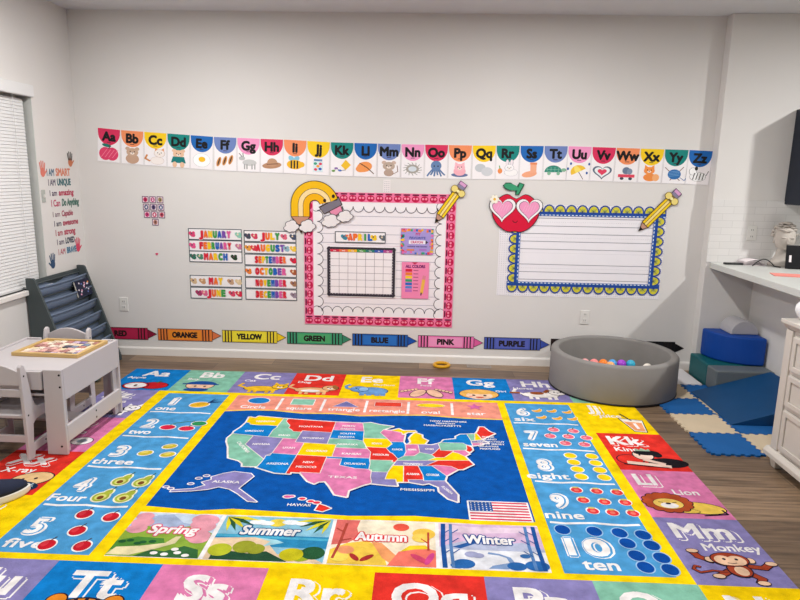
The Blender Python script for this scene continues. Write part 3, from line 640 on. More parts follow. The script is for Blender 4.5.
for t, lo, la, wd, rt in (('OREGON', -120.7, 43.6, .11, .06), ('NEVADA', -117.1, 39.5, .10, .05), ('IDAHO', -114.2, 43, .07, 0), ('MONTANA', -109.5, 46.7, .15, .03), ('WYOMING', -107.6, 42.7, .13, .02), ('UTAH', -111.5, 39, .07, .03), ('COLORADO', -105.5, 38.6, .12, .02), ('ARIZONA', -111.6, 34, .12, .02), ('MEXICO', -106, 33.6, .11, .01), ('NEW', -106, 35, .06, .01), ('KANSAS', -98.3, 38.2, .11, 0), ('NEBRASKA', -99.6, 41.2, .12, 0), ('OKLAHOMA', -97.2, 35.2, .12, 0), ('TEXAS', -98.8, 31.2, .15, 0), ('DAKOTA', -100.3, 43.7, .10, 0), ('SOUTH', -100.3, 44.9, .09, 0), ('DAKOTA', -100.5, 46.6, .09, 0), ('NORTH', -100.5, 47.7, .08, 0), ('IOWA', -93.4, 41.8, .06, 0), ('ILLINOIS', -89.2, 40, .06, 0), ('MISSOURI', -92.5, 38.2, .09, 0), ('ALABAMA', -86.7, 32.6, .07, 0), ('GEORGIA', -83.3, 32.4, .07, 0), ('OHIO', -82.7, 40.2, .05, -.05), ('TENNESSEE', -86.5, 35.5, .11, -.03), ('INDIANA', -86.2, 40, .05, 0), ('WASHINGTON', -120.3, 47.3, .12, .07)):
    x, y = G(lo, la); A.text(t, x, y-.012, .022, WH, w=wd, bold=.02, rot=rt); A.L -= 1
x, y = G(-120, 37.4); A.text('CALIFORNIA', x-.0, y+.02, .022, WH, w=.17, bold=.02, rot=-.95); A.L -= 1
x, y = G(-81.7, 28.4); A.text('FLORIDA', x, y-.01, .016, WH, w=.09, bold=.02, rot=-1.0); A.L -= 1
A.text('MISSISSIPPI', .01, -2.215, .022, WH, w=.17, bold=.02); A.L -= 1
for k, t in enumerate(('NEW HAMPSHIRE', 'VERMONT', 'MASSACHUSETTS')): A.text(t, .20+.02*k-.04*k, -1.305-k*.036, .022, WH, w=.018*len(t), bold=.02, al='r' if 0 else 'c'); A.L -= 1
for k, t in enumerate(('RHODE', 'ISLAND', 'CONNECTICUT', 'NEW JERSEY', 'DELAWARE', 'MARYLAND')): A.text(t, .43+.005*k-.03*(k > 3), -1.53-k*.034, .020, WH, w=.0145*len(t), bold=.02); A.L -= 1
A.L += 1
AK = [(-1.00, -2.10), (-.95, -2.075), (-.86, -2.09), (-.838, -2.12), (-.88, -2.25), (-.83, -2.30), (-.755, -2.375), (-.80, -2.37), (-.87, -2.30), (-.92, -2.26), (-.98, -2.24), (-1.03, -2.27), (-1.10, -2.29), (-1.20, -2.305), (-1.20, -2.29), (-1.10, -2.27), (-1.05, -2.23), (-1.08, -2.20), (-1.04, -2.17), (-1.05, -2.14)]
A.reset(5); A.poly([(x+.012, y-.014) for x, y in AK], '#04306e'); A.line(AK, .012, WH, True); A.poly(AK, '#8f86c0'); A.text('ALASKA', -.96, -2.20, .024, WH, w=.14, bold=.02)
for x, y, r, c in ((-1.11, -2.16, .013, PU), (-1.08, -2.13, .013, PU), (-1.13, -2.22, .012, PU), (-1.24, -2.26, .012, PU), (-1.21, -2.275, .012, PU), (-.62, -2.315, .018, '#e060a0'), (-.60, -2.31, .012, '#e060a0'), (-.545, -2.33, .016, '#e83a50'), (-.50, -2.352, .016, '#e83a50'), (-.47, -2.362, .017, '#e83a50')):
    A.L = 6; A.ell(x, y, r+.007, r*.7+.006, WH); A.ell(x, y, r, r*.7, c)
A.reset(6); A.opoly([(-.455, -2.375), (-.425, -2.39), (-.395, -2.41), (-.43, -2.44), (-.465, -2.43)], RE, WH, .007); A.text('HAWAII', -.55, -2.40, .022, WH, w=.11, bold=.02)
# flag
fx0, fx1, fy0, fy1 = .258, .536, -2.462, -2.30
A.reset(5); A.rect(fx0-.008, fy0-.008, fx1+.008, fy1+.008, WH)
for k in range(13): A.rect(fx0, fy1-(k+1)*(fy1-fy0)/13, fx1, fy1-k*(fy1-fy0)/13, '#dc3858' if k % 2 == 0 else WH, False)
A.L += 1; A.rect(fx0, fy1-7*(fy1-fy0)/13, fx0+.11, fy1, '#28549c')
for i in range(6):
    for j in range(5): A.ell(fx0+.01+i*.018, fy1-.01-j*.017, .0035, .0035, WH, n=6, up=False)
# seasons
def within(ax0, ax1, ay0=-2.838, ay1=-2.505): A.reset(3); return ax0, ax1, ay0, ay1
def P01(b, pts): ax0, ax1, ay0, ay1 = b; return [(ax0+(ax1-ax0)*u, ay0+(ay1-ay0)*v) for u, v in pts]
A.reset(2); A.rect(mx0, -2.842, mx1, -2.498, WH); A.line([(mx0, -2.462), (-1.0, -2.487), (-.85, -2.462), (-.6, -2.472), (-.3, -2.487), (0, -2.467), (.3, -2.487), (mx1, -2.482)], .035, STRIPE)
b = within(mx0, -.878)
A.poly(P01(b, [(0, 0), (1, 0), (1, 1), (0, 1)]), '#c8d8ec'); A.poly(P01(b, [(.0, .72), (.25, .95), (.42, .98), (.6, .78), (.9, .7), (.9, .6), (0, .6)]), '#a8b8d8'); A.poly(P01(b, [(0, 0), (1, 0), (1, .55), (.75, .72), (.45, .62), (.2, .68), (0, .55)]), '#8fb042')
A.poly(P01(b, [(0, .32), (.2, .42), (.5, .40), (.55, .28), (.3, .2), (0, .12)]), '#4f8a38'); A.poly(P01(b, [(.0, .02), (.05, .18), (.3, .22), (.55, .3), (.62, .45), (.68, .46), (.66, .3), (.45, .14), (.25, .02)]), '#e8dcae')
A.poly(P01(b, [(.3, 0), (.45, .15), (.6, .12), (.78, .25), (.95, .18), (1, 0)]), '#36683c')
for u, v, r in ((.9, .85, .06), (.8, .9, .05), (.95, .7, .055), (.82, .75, .05), (.86, .48, .055), (.93, .42, .045), (.03, .75, .05), (.05, .92, .04), (.02, .6, .045)):
    q = P01(b, [(u, v)])[0]; A.ell(min(max(q[0], b[0]+r), b[1]-r), min(q[1], b[3]-r*.8), r, r*.8, '#e8a0b0', up=False)
A.L += 1
for u, v in ((.07, .3), (.15, .33), (.3, .3), (.4, .32), (.25, .27), (.5, .08), (.62, .06), (.75, .1), (.85, .05), (.7, .17)):
    q = P01(b, [(u, v)])[0]; A.ell(q[0], q[1], .016, .011, '#245a34' if v > .25 else WH, up=False)
A.L += 1; q = P01(b, [(.54, .52)])[0]; A.text('Spring', q[0], q[1], .062, '#e04a70', w=.225, bold=.075, shear=.12); A.text('Spring', q[0], q[1], .062, WH, w=.215, bold=.03, shear=.12)
b = within(-.858, -.368)
A.poly(P01(b, [(0, 0), (1, 0), (1, 1), (0, 1)]), '#8cc4dc'); A.poly(P01(b, [(0, .3), (1, .3), (1, .56), (0, .56)]), '#2f8ec0'); A.poly(P01(b, [(0, .5), (1, .47), (1, .52), (0, .56)]), '#4fb0d4')
A.poly(P01(b, [(0, 0), (1, 0), (.9, .1), (.6, .15), (.5, .35), (.58, .42), (.35, .5), (0, .46)]), '#ecd0b0'); A.poly(P01(b, [(.45, .3), (.62, .4), (.55, .46), (.35, .5), (.5, .42)]), '#a8dce8')
q = P01(b, [(.5, .86)])[0]; A.ell(q[0], q[1], .04, .032, '#f4dc50')
for u, v, r in ((.32, .86, .04), (.4, .84, .035), (.62, .88, .04), (.72, .86, .03)): q = P01(b, [(u, v)])[0]; A.ell(q[0], q[1], r, r*.5, '#f0f4f8', up=False)
A.L += 1
for (u0, v0), sg in (((.02, .97), 1), ((.98, .97), -1)):
    for k in range(5):
        a = -.15-.3*k; q = P01(b, [(u0, v0)])[0]; ln = .16-.01*k; tip = (q[0]+sg*ln*math.cos(a), q[1]+ln*math.sin(a)); md = (q[0]+sg*ln*.5*math.cos(a+.25), q[1]+ln*.5*math.sin(a+.25)-.0)
        A.poly([q, md, tip, (q[0]+sg*ln*.5*math.cos(a-.1), q[1]+ln*.5*math.sin(a-.1))], '#2c5a3a' if k % 2 else '#e0d430', up=False)
A.L += 1
A.poly(P01(b, [(.05, 0), (.7, 0), (.62, .08), (.5, .2), (.35, .14), (.2, .18), (.12, .3), (.05, .22)]), '#285038')
for u, v, r, c in ((.02, .2, .05, '#b8c030'), (.3, .28, .05, '#9aa030'), (.4, .24, .04, '#9aa030'), (.72, .12, .05, '#c8c020'), (.80, .12, .045, '#98a828'), (.9, .2, .05, '#285a38')):
    q = P01(b, [(u, v)])[0]; A.ell(min(max(q[0], b[0]+r), b[1]-r), max(q[1], b[2]+r), r, r*.9, c, up=False)
A.L += 1; q = P01(b, [(.46, .56)])[0]; A.text('Summer', q[0], q[1], .068, '#1c5a90', w=.27, bold=.075, shear=.12); A.text('Summer', q[0], q[1], .068, WH, w=.26, bold=.03, shear=.12)
b = within(-.352, .092)
A.poly(P01(b, [(0, 0), (1, 0), (1, 1), (0, 1)]), '#f8ead0'); A.poly(P01(b, [(0, .4), (.0, 1), (.24, 1), (.22, .8), (.26, .6), (.15, .45)]), '#e0706a'); A.poly(P01(b, [(0, 0), (.55, 0), (.5, .3), (.35, .52), (.15, .45), (0, .3)]), '#f4cc50')
A.poly(P01(b, [(.38, .5), (.48, .48), (.68, .12), (.6, .02), (.5, .15)]), '#f0a068'); A.poly(P01(b, [(.55, 0), (1, 0), (1, .35), (.85, .42), (.65, .3)]), '#f07868'); A.poly(P01(b, [(.66, .3), (.75, .44), (.9, .46), (.95, .38), (.8, .36)]), '#f0d030')
q = P01(b, [(.66, .86)])[0]; A.ell(q[0], q[1], .036, .03, '#ec5a48')
for u, v, r, c in ((.92, .72, .05, '#f4c850'), (.86, .62, .04, '#f4d060'), (.1, .15, .04, '#f0d860'), (.15, .3, .035, '#f4a070')): q = P01(b, [(u, v)])[0]; A.ell(min(max(q[0], b[0]+r), b[1]-r), max(q[1], b[2]+r), r, r*.85, c, up=False)
A.L += 1; A.line(P01(b, [(.04, .12), (.08, .45), (.11, .9)]), .012, '#b0483c', up=False); A.line(P01(b, [(.08, .5), (.18, .55)]), .007, '#b0483c', up=False); A.line(P01(b, [(.1, .7), (.02, .78)]), .007, '#b0483c', up=False); A.line(P01(b, [(.93, .35), (.93, .75)]), .009, '#c04a3a', up=False); A.line(P01(b, [(.93, .5), (.86, .6)]), .006, '#c04a3a', up=False)
q = P01(b, [(.29, .09)])[0]; A.ell(q[0]-.022, q[1]+.02, .03, .013, '#a83030', rot=-.9, up=False); A.ell(q[0]+.03, q[1]+.018, .035, .013, '#a83030', rot=.7, up=False)
q = P01(b, [(.85, .1)])[0]; A.ell(q[0], q[1]+.02, .05, .016, '#d84a70', rot=-.7, up=False); q = P01(b, [(.94, .14)])[0]; A.ell(q[0], q[1]+.01, .045, .014, '#d84a90', rot=1.2, up=False)
A.L += 1; q = P01(b, [(.47, .52)])[0]; A.text('Autumn', q[0], q[1], .062, '#e03c40', w=.235, bold=.08); A.text('Autumn', q[0], q[1], .062, WH, w=.225, bold=.03)
b = within(.108, mx1)
A.poly(P01(b, [(0, 0), (1, 0), (1, 1), (0, 1)]), '#e8eaf2'); A.poly(P01(b, [(0, .45), (1, .45), (1, 1), (0, 1)]), '#d8b8d8'); A.poly(P01(b, [(.0, .8), (.4, .78), (1, .85), (1, .95), (.3, .93), (0, 1)]), '#e8d0e4'); A.poly(P01(b, [(.05, .48), (.3, .62), (.35, .66), (.5, .5), (.8, .6), (1, .45), (1, .4), (.05, .4)]), '#b8c0dc'); A.poly(P01(b, [(.12, .45), (.3, .58), (.38, .62), (.36, .55), (.2, .42)]), '#2c5ea4')
A.poly(P01(b, [(.45, .32), (.55, .3), (.62, .25), (.64, .15), (.48, .08), (.44, .02), (.62, .02), (.7, .12), (.66, .26), (.56, .33), (.46, .36)]), '#7f9cc8')
for u, v, r, c in ((.22, .1, .045, '#2a66ac'), (.16, .06, .03, '#2a66ac'), (.7, .06, .04, '#2a66ac'), (.92, .07, .05, '#2a66ac'), (.8, .3, .022, '#3a70b0'), (.3, .3, .03, '#a0a4c8'), (.36, .28, .025, '#a0a4c8')): q = P01(b, [(u, v)])[0]; A.ell(min(max(q[0], b[0]+r), b[1]-r), max(q[1], b[2]+r*.7), r, r*.7, c, up=False)
A.L += 1
for u, wd in ((.045, .02), (.12, .014), (.87, .014), (.95, .018)):
    A.line(P01(b, [(u, .02), (u-.01, .5), (u, .97)]), wd, '#1f549c' if wd > .015 else '#5a84bc', up=False)
    for v in (.3, .55, .75): A.line(P01(b, [(u, v), (u+.07*(1 if u < .5 else -1), v+.1)]), .005, '#1f549c', up=False)
A.L += 1; q = P01(b, [(.49, .54)])[0]; A.text('Winter', q[0], q[1], .064, '#1c4a90', w=.23, bold=.08); A.text('Winter', q[0], q[1], .064, WH, w=.22, bold=.03)
rug = A.build('alphabet_rug', M_RUG, None, 'floor', (0, 0, .0005), base=rectp(rx0, ry0, rx1, ry1), th=.003, basecol='#e8e4da')
tag(rug, 'large colourful rug printed with letters, numbers and a map on the floor', 'rug')

# ================================================================== WALL DISPLAYS
WX = 0
def wallobj(art, name, x, z, base, label, cat, group=None, m=None, tilt=0, depth=0, th=.0025, basecol='#ffffff', parent=None):
    o = art.build(name, m or M_PAPER, parent, 'wall', (x, -.0008-depth, z), (0, -tilt, 0), base=base, th=th, basecol=basecol)
    if not parent: tag(o, label, cat, group)
    return o
# ---- alphabet cards
CR, OR_, YL, TL, BU, PE, LP = '#d8315c', '#f09060', '#f4cc20', '#12857e', '#1c66b4', '#6f84bc', '#ee98c4'
cyc = [CR, OR_, YL, TL, BU, PE, LP]
def face(a, c, cx=0, cy=.06, r=.032, ear='round', ec=None):
    ec = ec or c
    if ear == 'round':
        for s in (-1, 1): a.ell(cx+s*r*.8, cy+r*.75, r*.38, r*.38, ec, up=False)
    if ear == 'tri':
        for s in (-1, 1): a.poly([(cx+s*r*.9, cy+r*.2), (cx+s*r*.85, cy+r*1.35), (cx+s*r*.2, cy+r*.8)], ec, False)
    if ear == 'long':
        for s in (-1, 1): a.ell(cx+s*r*.5, cy+r*1.5, r*.28, r*.85, ec, up=False)
    a.L += 1; a.ell(cx, cy, r, r*.9, c)
    for s in (-1, 1): a.ell(cx+s*r*.35, cy+r*.15, r*.1, r*.12, '#302828', up=False)
    a.L += 1; a.ell(cx, cy-r*.25, r*.35, r*.25, '#f4e6dc'); a.ell(cx, cy-r*.15, r*.12, r*.09, '#302828')
def pic(a, ch):
    if ch == 'A':
        a.ell(-.018, .055, .034, .045, '#e0426c', up=False); a.ell(.018, .055, .034, .045, '#e0426c')
        for k in range(4): a.line([(-.04+.02*k, .03), (-.01+.02*k, .085)], .003, '#f28aa4', up=False)
        a.L += 1; a.ell(-.012, .112, .025, .011, '#1c7a6c', rot=-.2); a.line([(0, .09), (.008, .115)], .005, '#5a3a28')
    if ch == 'B': a.ell(0, .035, .036, .034, '#c4a088'); face(a, '#c8a890', 0, .08, .032)
    if ch == 'C': a.oell(.01, .035, .036, .025, '#f4ece8', '#c8b0a4', .0015); a.line([(-.03, .03), (-.055, .045), (-.045, .07)], .010, '#d08850'); a.ell(.022, .085, .030, .027, '#c8b0a4'); face(a, '#f4ece8', .022, .085, .028, 'tri', '#e0a070')
    if ch == 'D': face(a, '#e8c0a0', 0, .09, .03); a.poly([(-.04, .03), (.04, .03), (.03, .072), (-.03, .072)], '#157a78'); a.ell(-.02, .018, .012, .02, '#e8c0a0', up=False); a.ell(.02, .018, .012, .02, '#e8c0a0')
    if ch == 'E': a.oell(0, .06, .045, .045, '#fbfbfb', '#c8c8c8', .002); a.ell(.002, .066, .018, .018, '#f4be20')
    if ch == 'F':
        for k in range(3): a.ell(-.035+.032*k, .058+.008*k, .011, .034, '#d89858', rot=-.25); a.ell(-.035+.032*k, .058+.008*k, .004, .026, '#503428', rot=-.25)
    if ch == 'G':
        a.ell(.005, .06, .038, .022, '#c8c8c8'); [a.rect(x, .015, x+.007, .05, '#a8a8a8', False) for x in (-.025, -.012, .015, .03)]; a.L += 1; a.ell(-.035, .088, .017, .014, '#c0c0c0'); a.line([(-.035, .1), (-.05, .122)], .004, '#606060')
        a.line([(-.028, .1), (-.03, .124)], .004, '#606060')
    if ch == 'H': a.ell(0, .048, .052, .022, '#b88a6a', rot=.15); a.ell(.002, .066, .027, .030, '#c09474'); a.line([(-.026, .054), (.03, .06)], .006, '#7a5240')
    if ch == 'I':
        for s in (-1, 1): a.ell(-.005+s*.014, .1, .014, .02, '#88c4dc', rot=-s*.5, up=False)
        a.L += 1; a.ell(0, .06, .043, .032, '#f0b828'); [a.rect(x, .033, x+.008, .087, '#2c2424', False) for x in (-.022, -.006, .010)]; a.L += 1; a.ell(.035, .062, .017, .019, '#f0b828')
    if ch == 'J': a.rect(-.026, .02, .026, .09, '#d8e8ee'); a.rect(-.022, .092, .022, .106, '#6a90b8'); [a.ell(x, y, .009, .009, c, up=False) for x, y, c in ((-.012, .035, '#e04060'), (.012, .04, '#3060c0'), (0, .058, '#f0a030'), (-.014, .075, '#40a080'), (.013, .075, '#e04060'))]
    if ch == 'K': a.poly([(.02, .11), (.048, .075), (.02, .04), (-.005, .07)], '#f0c030'); a.line([(.02, .04), (-.01, .035), (-.03, .05), (-.045, .03)], .003, '#404040'); [a.ell(x, y, .010, .007, c, up=False) for x, y, c in ((-.01, .036, '#5070c0'), (-.03, .05, '#9070b0'), (-.045, .032, '#70a050'))]
    if ch == 'L': a.ell(-.005, .065, .042, .034, '#f09a58', rot=.5); a.ell(-.025, .05, .026, .022, '#f09a58'); a.line([(-.03, .09), (.01, .06), (.045, .02)], .005, '#503024')
    if ch == 'M': a.ell(0, .03, .026, .024, '#b8a090'); a.line([(.02, .02), (.048, .04), (.044, .08)], .004, '#907868'); face(a, '#bca898', 0, .075, .032, 'round', '#cdb4a4')
    if ch == 'N':
        for k in range(14): a.line([(.028*math.cos(k*.45), .06+.025*math.sin(k*.45)), (.05*math.cos(k*.45+.3), .06+.045*math.sin(k*.45+.3))], .003, '#80807c', up=False)
        a.L += 1; a.ell(0, .06, .034, .03, '#a8a49c'); a.ell(0, .06, .022, .018, '#d4dce4')
    if ch == 'O':
        for k in range(6): x = -.035+.014*k; a.line([(x*.5, .06), (x, .035), (x*1.3, .015+.008*(k % 2))], .009, '#5f7ca8', up=False)
        a.L += 1; a.ell(0, .085, .028, .034, '#6684b0'); a.ell(-.01, .082, .004, .005, '#202838', up=False); a.ell(.01, .082, .004, .005, '#202838')
    if ch == 'P': a.ell(0, .025, .044, .014, '#6878a0'); a.ell(0, .05, .032, .03, '#f4b0bc'); face(a, '#f6b8c4', 0, .075, .028, 'tri')
    if ch == 'Q': a.ell(-.018, .075, .028, .028, '#c4c8cc'); a.ell(.018, .05, .030, .030, '#d0d2d6')
    if ch == 'R': a.oell(.02, .045, .034, .024, '#f6f4f4', '#b8b4bc', .0015); a.ell(-.038, .055, .012, .018, '#f09050'); a.line([(-.038, .07), (-.042, .09)], .005, '#60a050'); a.ell(.0, .112, .009, .021, '#b8b4bc', up=False); a.ell(.022, .112, .009, .021, '#b8b4bc', up=False); a.ell(.01, .077, .025, .023, '#b8b4bc'); face(a, '#f6f4f4', .01, .077, .023, 'long', '#ece4ea')
    if ch == 'S': a.ell(-.008, .035, .040, .020, '#f0a884', rot=.25); a.rect(-.004, .045, .028, .105, '#f2ae8c'); a.rect(-.006, .1, .030, .114, '#e88c60')
    if ch == 'T': a.ell(-.008, .05, .046, .046, '#348a78', a0=0, a1=PI); [a.line([(-.04+.02*k, .052), (-.04+.02*k, .085)], .002, '#90c4b0', up=False) for k in range(4)]; a.L += 1; a.line([(-.044, .068), (.03, .068)], .002, '#90c4b0'); a.ell(.046, .066, .013, .012, '#88b89a'); a.ell(-.03, .042, .009, .012, '#88b89a', up=False); a.ell(.018, .042, .009, .012, '#88b89a')
    if ch == 'U':
        a.T = lambda x, y: (x*.86-(y-.06)*.5, .06+(y-.06)*.86+x*.5); a.line([(0, .0), (0, .06)], .004, '#604838'); a.ell(0, .055, .046, .046, '#f2c43c', a0=0, a1=PI); a.ell(0, .055, .018, .046, '#f8e070', a0=0, a1=PI); a.T = None
        for x, y in ((-.045, .11), (-.06, .075), (.05, .05), (.06, .11)): a.ell(x, y, .006, .009, '#2c5aa0', up=False)
    if ch == 'V': a.heart(0, .062, .05, '#58687c'); a.heart(0, .062, .040, '#eef0f2'); a.heart(0, .062, .024, '#e04060')
    if ch == 'W':
        a.ell(-.02, .022, .010, .010, '#404858', up=False); a.ell(.024, .022, .010, .010, '#404858'); a.rect(-.04, .03, .045, .05, '#e04860'); a.ell(0, .075, .02, .024, '#6a7a94'); a.ell(.018, .07, .014, .02, '#8090a8')
    if ch == 'X': a.ell(.0, .035, .034, .026, '#f09048'); a.ell(.03, .035, .018, .024, '#f4b078'); face(a, '#f4944c', -.006, .08, .028, 'tri')
    if ch == 'Y':
        a.line([(-.05, .105), (.03, .02)], .004, '#7a5a48'); a.line([(.045, .11), (-.02, .02)], .004, '#7a5a48'); a.ell(0, .06, .034, .034, '#3070b0')
        for k in range(4): a.line([(-.028, .045+.01*k), (.026, .055+.01*k)], .002, '#88b4e0', up=False)
        a.L += 1; a.line([(.03, .04), (.055, .02), (.06, .035)], .003, '#3070b0')
    if ch == 'Z':
        a.oell(.0, .05, .04, .030, '#f6f6f6', '#404040', .0015); a.oell(-.028, .085, .018, .024, '#f6f6f6', '#404040', .0015); [a.line([(-.024+.016*k, .03), (-.018+.016*k, .074)], .0045, '#282828', up=False) for k in range(4)]; a.L += 1; a.line([(.042, .06), (.052, .09)], .003, '#404040'); a.ell(-.012, .105, .008, .014, '#282828')
stripz = [(-2.60, 1.868), (-2.40, 1.852), (-1.65, 1.812), (-1.27, 1.803), (-1.06, 1.799), (-.72, 1.786), (-.15, 1.780), (.40, 1.780), (.60, 1.783), (1.14, 1.787), (1.71, 1.778), (2.06, 1.774), (2.24, 1.768)]
def zs(x):
    for (a, b), (c, d) in zip(stripz, stripz[1:]):
        if x <= c: return b+(d-b)*(x-a)/(c-a)
    return stripz[-1][1]
pics = dict(A='apple', B='brown bear', C='cat', D='dog in a teal shirt', E='fried egg', F='striped fish sticks', G='grey goat', H='brown hat', I='bee', J='candy jar', K='kite', L='orange leaf', M='mouse', N='round nest', O='blue octopus', P='pink pig', Q='two silver coins', R='rabbit with a carrot', S='peach sock', T='green turtle', U='yellow umbrella', V='heart in a frame', W='red wagon', X='orange fox', Y='ball of blue yarn', Z='zebra')
cn = {CR: 'crimson', OR_: 'orange', YL: 'yellow', TL: 'teal', BU: 'blue', PE: 'periwinkle', LP: 'light pink'}
cw = (2.240+2.598)/26
for i in range(26):
    ch = chr(65+i); a = Art(); a.reset(1); c = cyc[i % 7]; w2 = cw/2-.001; hh = .262
    a.line(rectp(-w2+.003, -hh+.003, w2-.003, -.003), .002, '#c8c6c8', True)
    a.poly([(-w2+.002, -.001)] + [(x, y) for x, y in [(-(w2-.004)*math.cos(PI*k/20), -.035-.092*math.sin(PI*k/20)) for k in range(21)]] + [(w2-.002, -.001)], c)
    wd = a.text(ch+ch.lower(), 0, -.093, .066, '#141418', bold=.045); a.rect(-.016, -.108, .016, -.103, '#402830')
    a.T = lambda x, y: (x*1.5, -hh+.004+y*1.14)
    fT = a.T
    if ch == 'U':
        b = Art(); pic(b, 'U'); a.V += [(x*1.35, -hh+.004+y*1.14, z+3*EPS) for x, y, z in b.V]; n0 = len(a.V)-len(b.V)
        a.F += [[n0+q for q in f] for f in b.F]; a.C += b.C
    else: pic(a, ch)
    xm = -2.598+cw*(i+.5); tl = math.atan2(zs(xm+cw/2)-zs(xm-cw/2), cw)
    wallobj(a, 'alphabet_card', xm, zs(xm), rectp(-w2, -hh, w2, 0), 'white alphabet card %s with %s arch and %s %s' % (ch+ch.lower(), cn[c], 'an' if pics[ch][0] in 'aeiou' else 'a' if ch not in 'FQ' else 'some', pics[ch]), 'alphabet card', 'alphabet cards in a row high on the back wall', tilt=tl, basecol='#f4f0f2', depth=0)

# ---- crayons
def crayon(x, name, col, dark, inner, tx=True):
    a = Art(); a.reset(1); L, hh, tip = .543, .104, .078; BK = '#201818'; b = L-tip
    out = [(0, 0), (b, 0), (b, .012), (L, hh/2), (b, hh-.012), (b, hh), (0, hh)]
    a.poly([(.004, .004), (b-.002, .004), (b-.002, hh-.004), (.004, hh-.004)], col); a.poly([(b+.003, .018), (L-.008, hh/2), (b+.003, hh-.018)], dark)
    for xx in (.028, .052, .078, b-.030, b-.056, b-.080): a.rect(xx-.005, .004, xx+.005, hh-.004, BK, False)
    a.L += 1; a.rect(.092, .014, b-.095, hh-.014, inner); a.text(name, .098+(b-.2)/2, .030, .044, BK, w=min(.036*len(name), .24), bold=.05)
    wallobj(a, 'crayon_cutout', x, .1325, out, 'paper crayon cutout reading %s in a row above the baseboard' % name if tx else '', 'crayon cutout', 'crayon cutouts along the foot of the back wall', basecol=BK)
    return a
crs = [('RED', '#b0204a', '#8c1838', '#b8264e'), ('ORANGE', '#e8803a', '#e07848', '#f0902c'), ('YELLOW', '#f0d838', '#f4d020', '#f4e43c'), ('GREEN', '#3f9a74', '#3a8a6a', '#4fae70'), ('BLUE', '#1f5cb0', '#1a54b0', '#2a72c8'), ('PINK', '#ee78b4', '#e060a0', '#f49ac8'), ('PURPLE', '#4a5cb0', '#3a50a8', '#5a66bc'), ('BROWN', '#2a1c1c', '#2a1c1c', '#3a2420'), ('BLACK', '#101014', '#08080c', '#16161a')]
for i, q in enumerate(crs): crayon(-2.757+.5495*i, *q)

# ---- bulletin board with pink apple border
bx0, bx1, bz0, bz1 = -.955, .268, .310, 1.398
bb = empty('bulletin_board', (0, -.001, 0), label='ruled paper bulletin board with a pink apple border, left of the two boards', cat='bulletin board')
a = Art(); a.reset(1); z = bz0+.16
k = 0
while z < bz1-.14:
    if k % 2: a.line([(bx0+.19, z), (bx1-.19, z)], .003, '#d8b8c4') if k % 3 else None
    a.line([(bx0+.12, z+.02), (bx1-.12, z+.02)], .0035, '#9a98a8'); a.L -= 1; z += .072; k += 1
a.build('ruled_paper', M_PAPER, bb, 'wall', base=rectp(bx0+.02, bz0+.02, bx1-.02, bz1-.02), th=.001, basecol='#f0eaee')
def strip(parent, name, L, horizontal, x, z, drawf, w, basecol, depth, outline=None):
    a = Art(); a.reset(1); drawf(a, L, w)
    o = a.build(name, M_PAPER, parent, 'wall', (x, -depth, z), (0, 0 if horizontal == 0 else -horizontal, 0), base=outline or rectp(0, 0, L, w), th=.0012, basecol=basecol)
    return o
def applestrip(a, L, w):
    n = int(L/.068); p = L/n
    for i in range(n):
        c = p*(i+.5); L0 = a.L
        a.ell(c, w*.40, p*.43, w*.34, '#c4104a'); a.ell(c-p*.17, w*.45, p*.13, w*.12, '#f490ac', up=False); a.ell(c+p*.17, w*.45, p*.13, w*.12, '#f490ac'); a.rect(c-p*.34, w*.76, c+p*.38, w*.92, '#6a1038', False); a.L = L0
    a.L += 4
def scal(L, w, n):
    P = [(0, w), ]; p = L/n
    for i in range(n):
        P += [(p*(i+.5)-p*.5*math.cos(PI*k/8), w*.45-w*.45*math.sin(PI*k/8)) for k in range(9)]
    P += [(L, w)]
    return P
def scalstrip_f(n):
    def f(a, L, w): a.line(scal(L, w, n)[1:-1], .005, '#4a4650')
    return f
sw = .075
W_, H_ = bx1-bx0, bz1-bz0
strip(bb, 'scalloped_strip', W_-.12, 0, bx0+.06, bz1-.155, scalstrip_f(13), .10, '#f2eef0', .0025, scal(W_-.12, .10, 13))
strip(bb, 'scalloped_strip', W_-.12, PI, bx1-.06, bz0+.155, scalstrip_f(13), .10, '#f2eef0', .0025, scal(W_-.12, .10, 13))
strip(bb, 'scalloped_strip', H_-.12, PI/2, bx0+.155, bz0+.06, scalstrip_f(11), .10, '#f2eef0', .0026, scal(H_-.12, .10, 11))
strip(bb, 'scalloped_strip', H_-.12, -PI/2, bx1-.155, bz1-.06, scalstrip_f(11), .10, '#f2eef0', .0026, scal(H_-.12, .10, 11))
strip(bb, 'apple_border_strip', W_, 0, bx0, bz1-sw, applestrip, sw, '#ee7aa2', .004)
strip(bb, 'apple_border_strip', W_, 0, bx0, bz0, applestrip, sw, '#ee7aa2', .004)
strip(bb, 'apple_border_strip', H_-2*sw, PI/2, bx0+sw, bz0+sw, applestrip, sw, '#ee7aa2', .004)
strip(bb, 'apple_border_strip', H_-2*sw, PI/2, bx1, bz0+sw, applestrip, sw, '#ee7aa2', .004)
# dotted paper tab above it
a = Art(); a.reset(1)
for i in range(3):
    for j in range(6): a.ell(.012+.016*i, .010+.015*j, .003, .003, '#8a8890', n=6, up=False)
wallobj(a, 'paper_tab', -.315, bz1+.005, rectp(0, 0, .056, .10), 'small dotted white paper tab above the pink apple border', 'paper tab', basecol='#ece6e6')
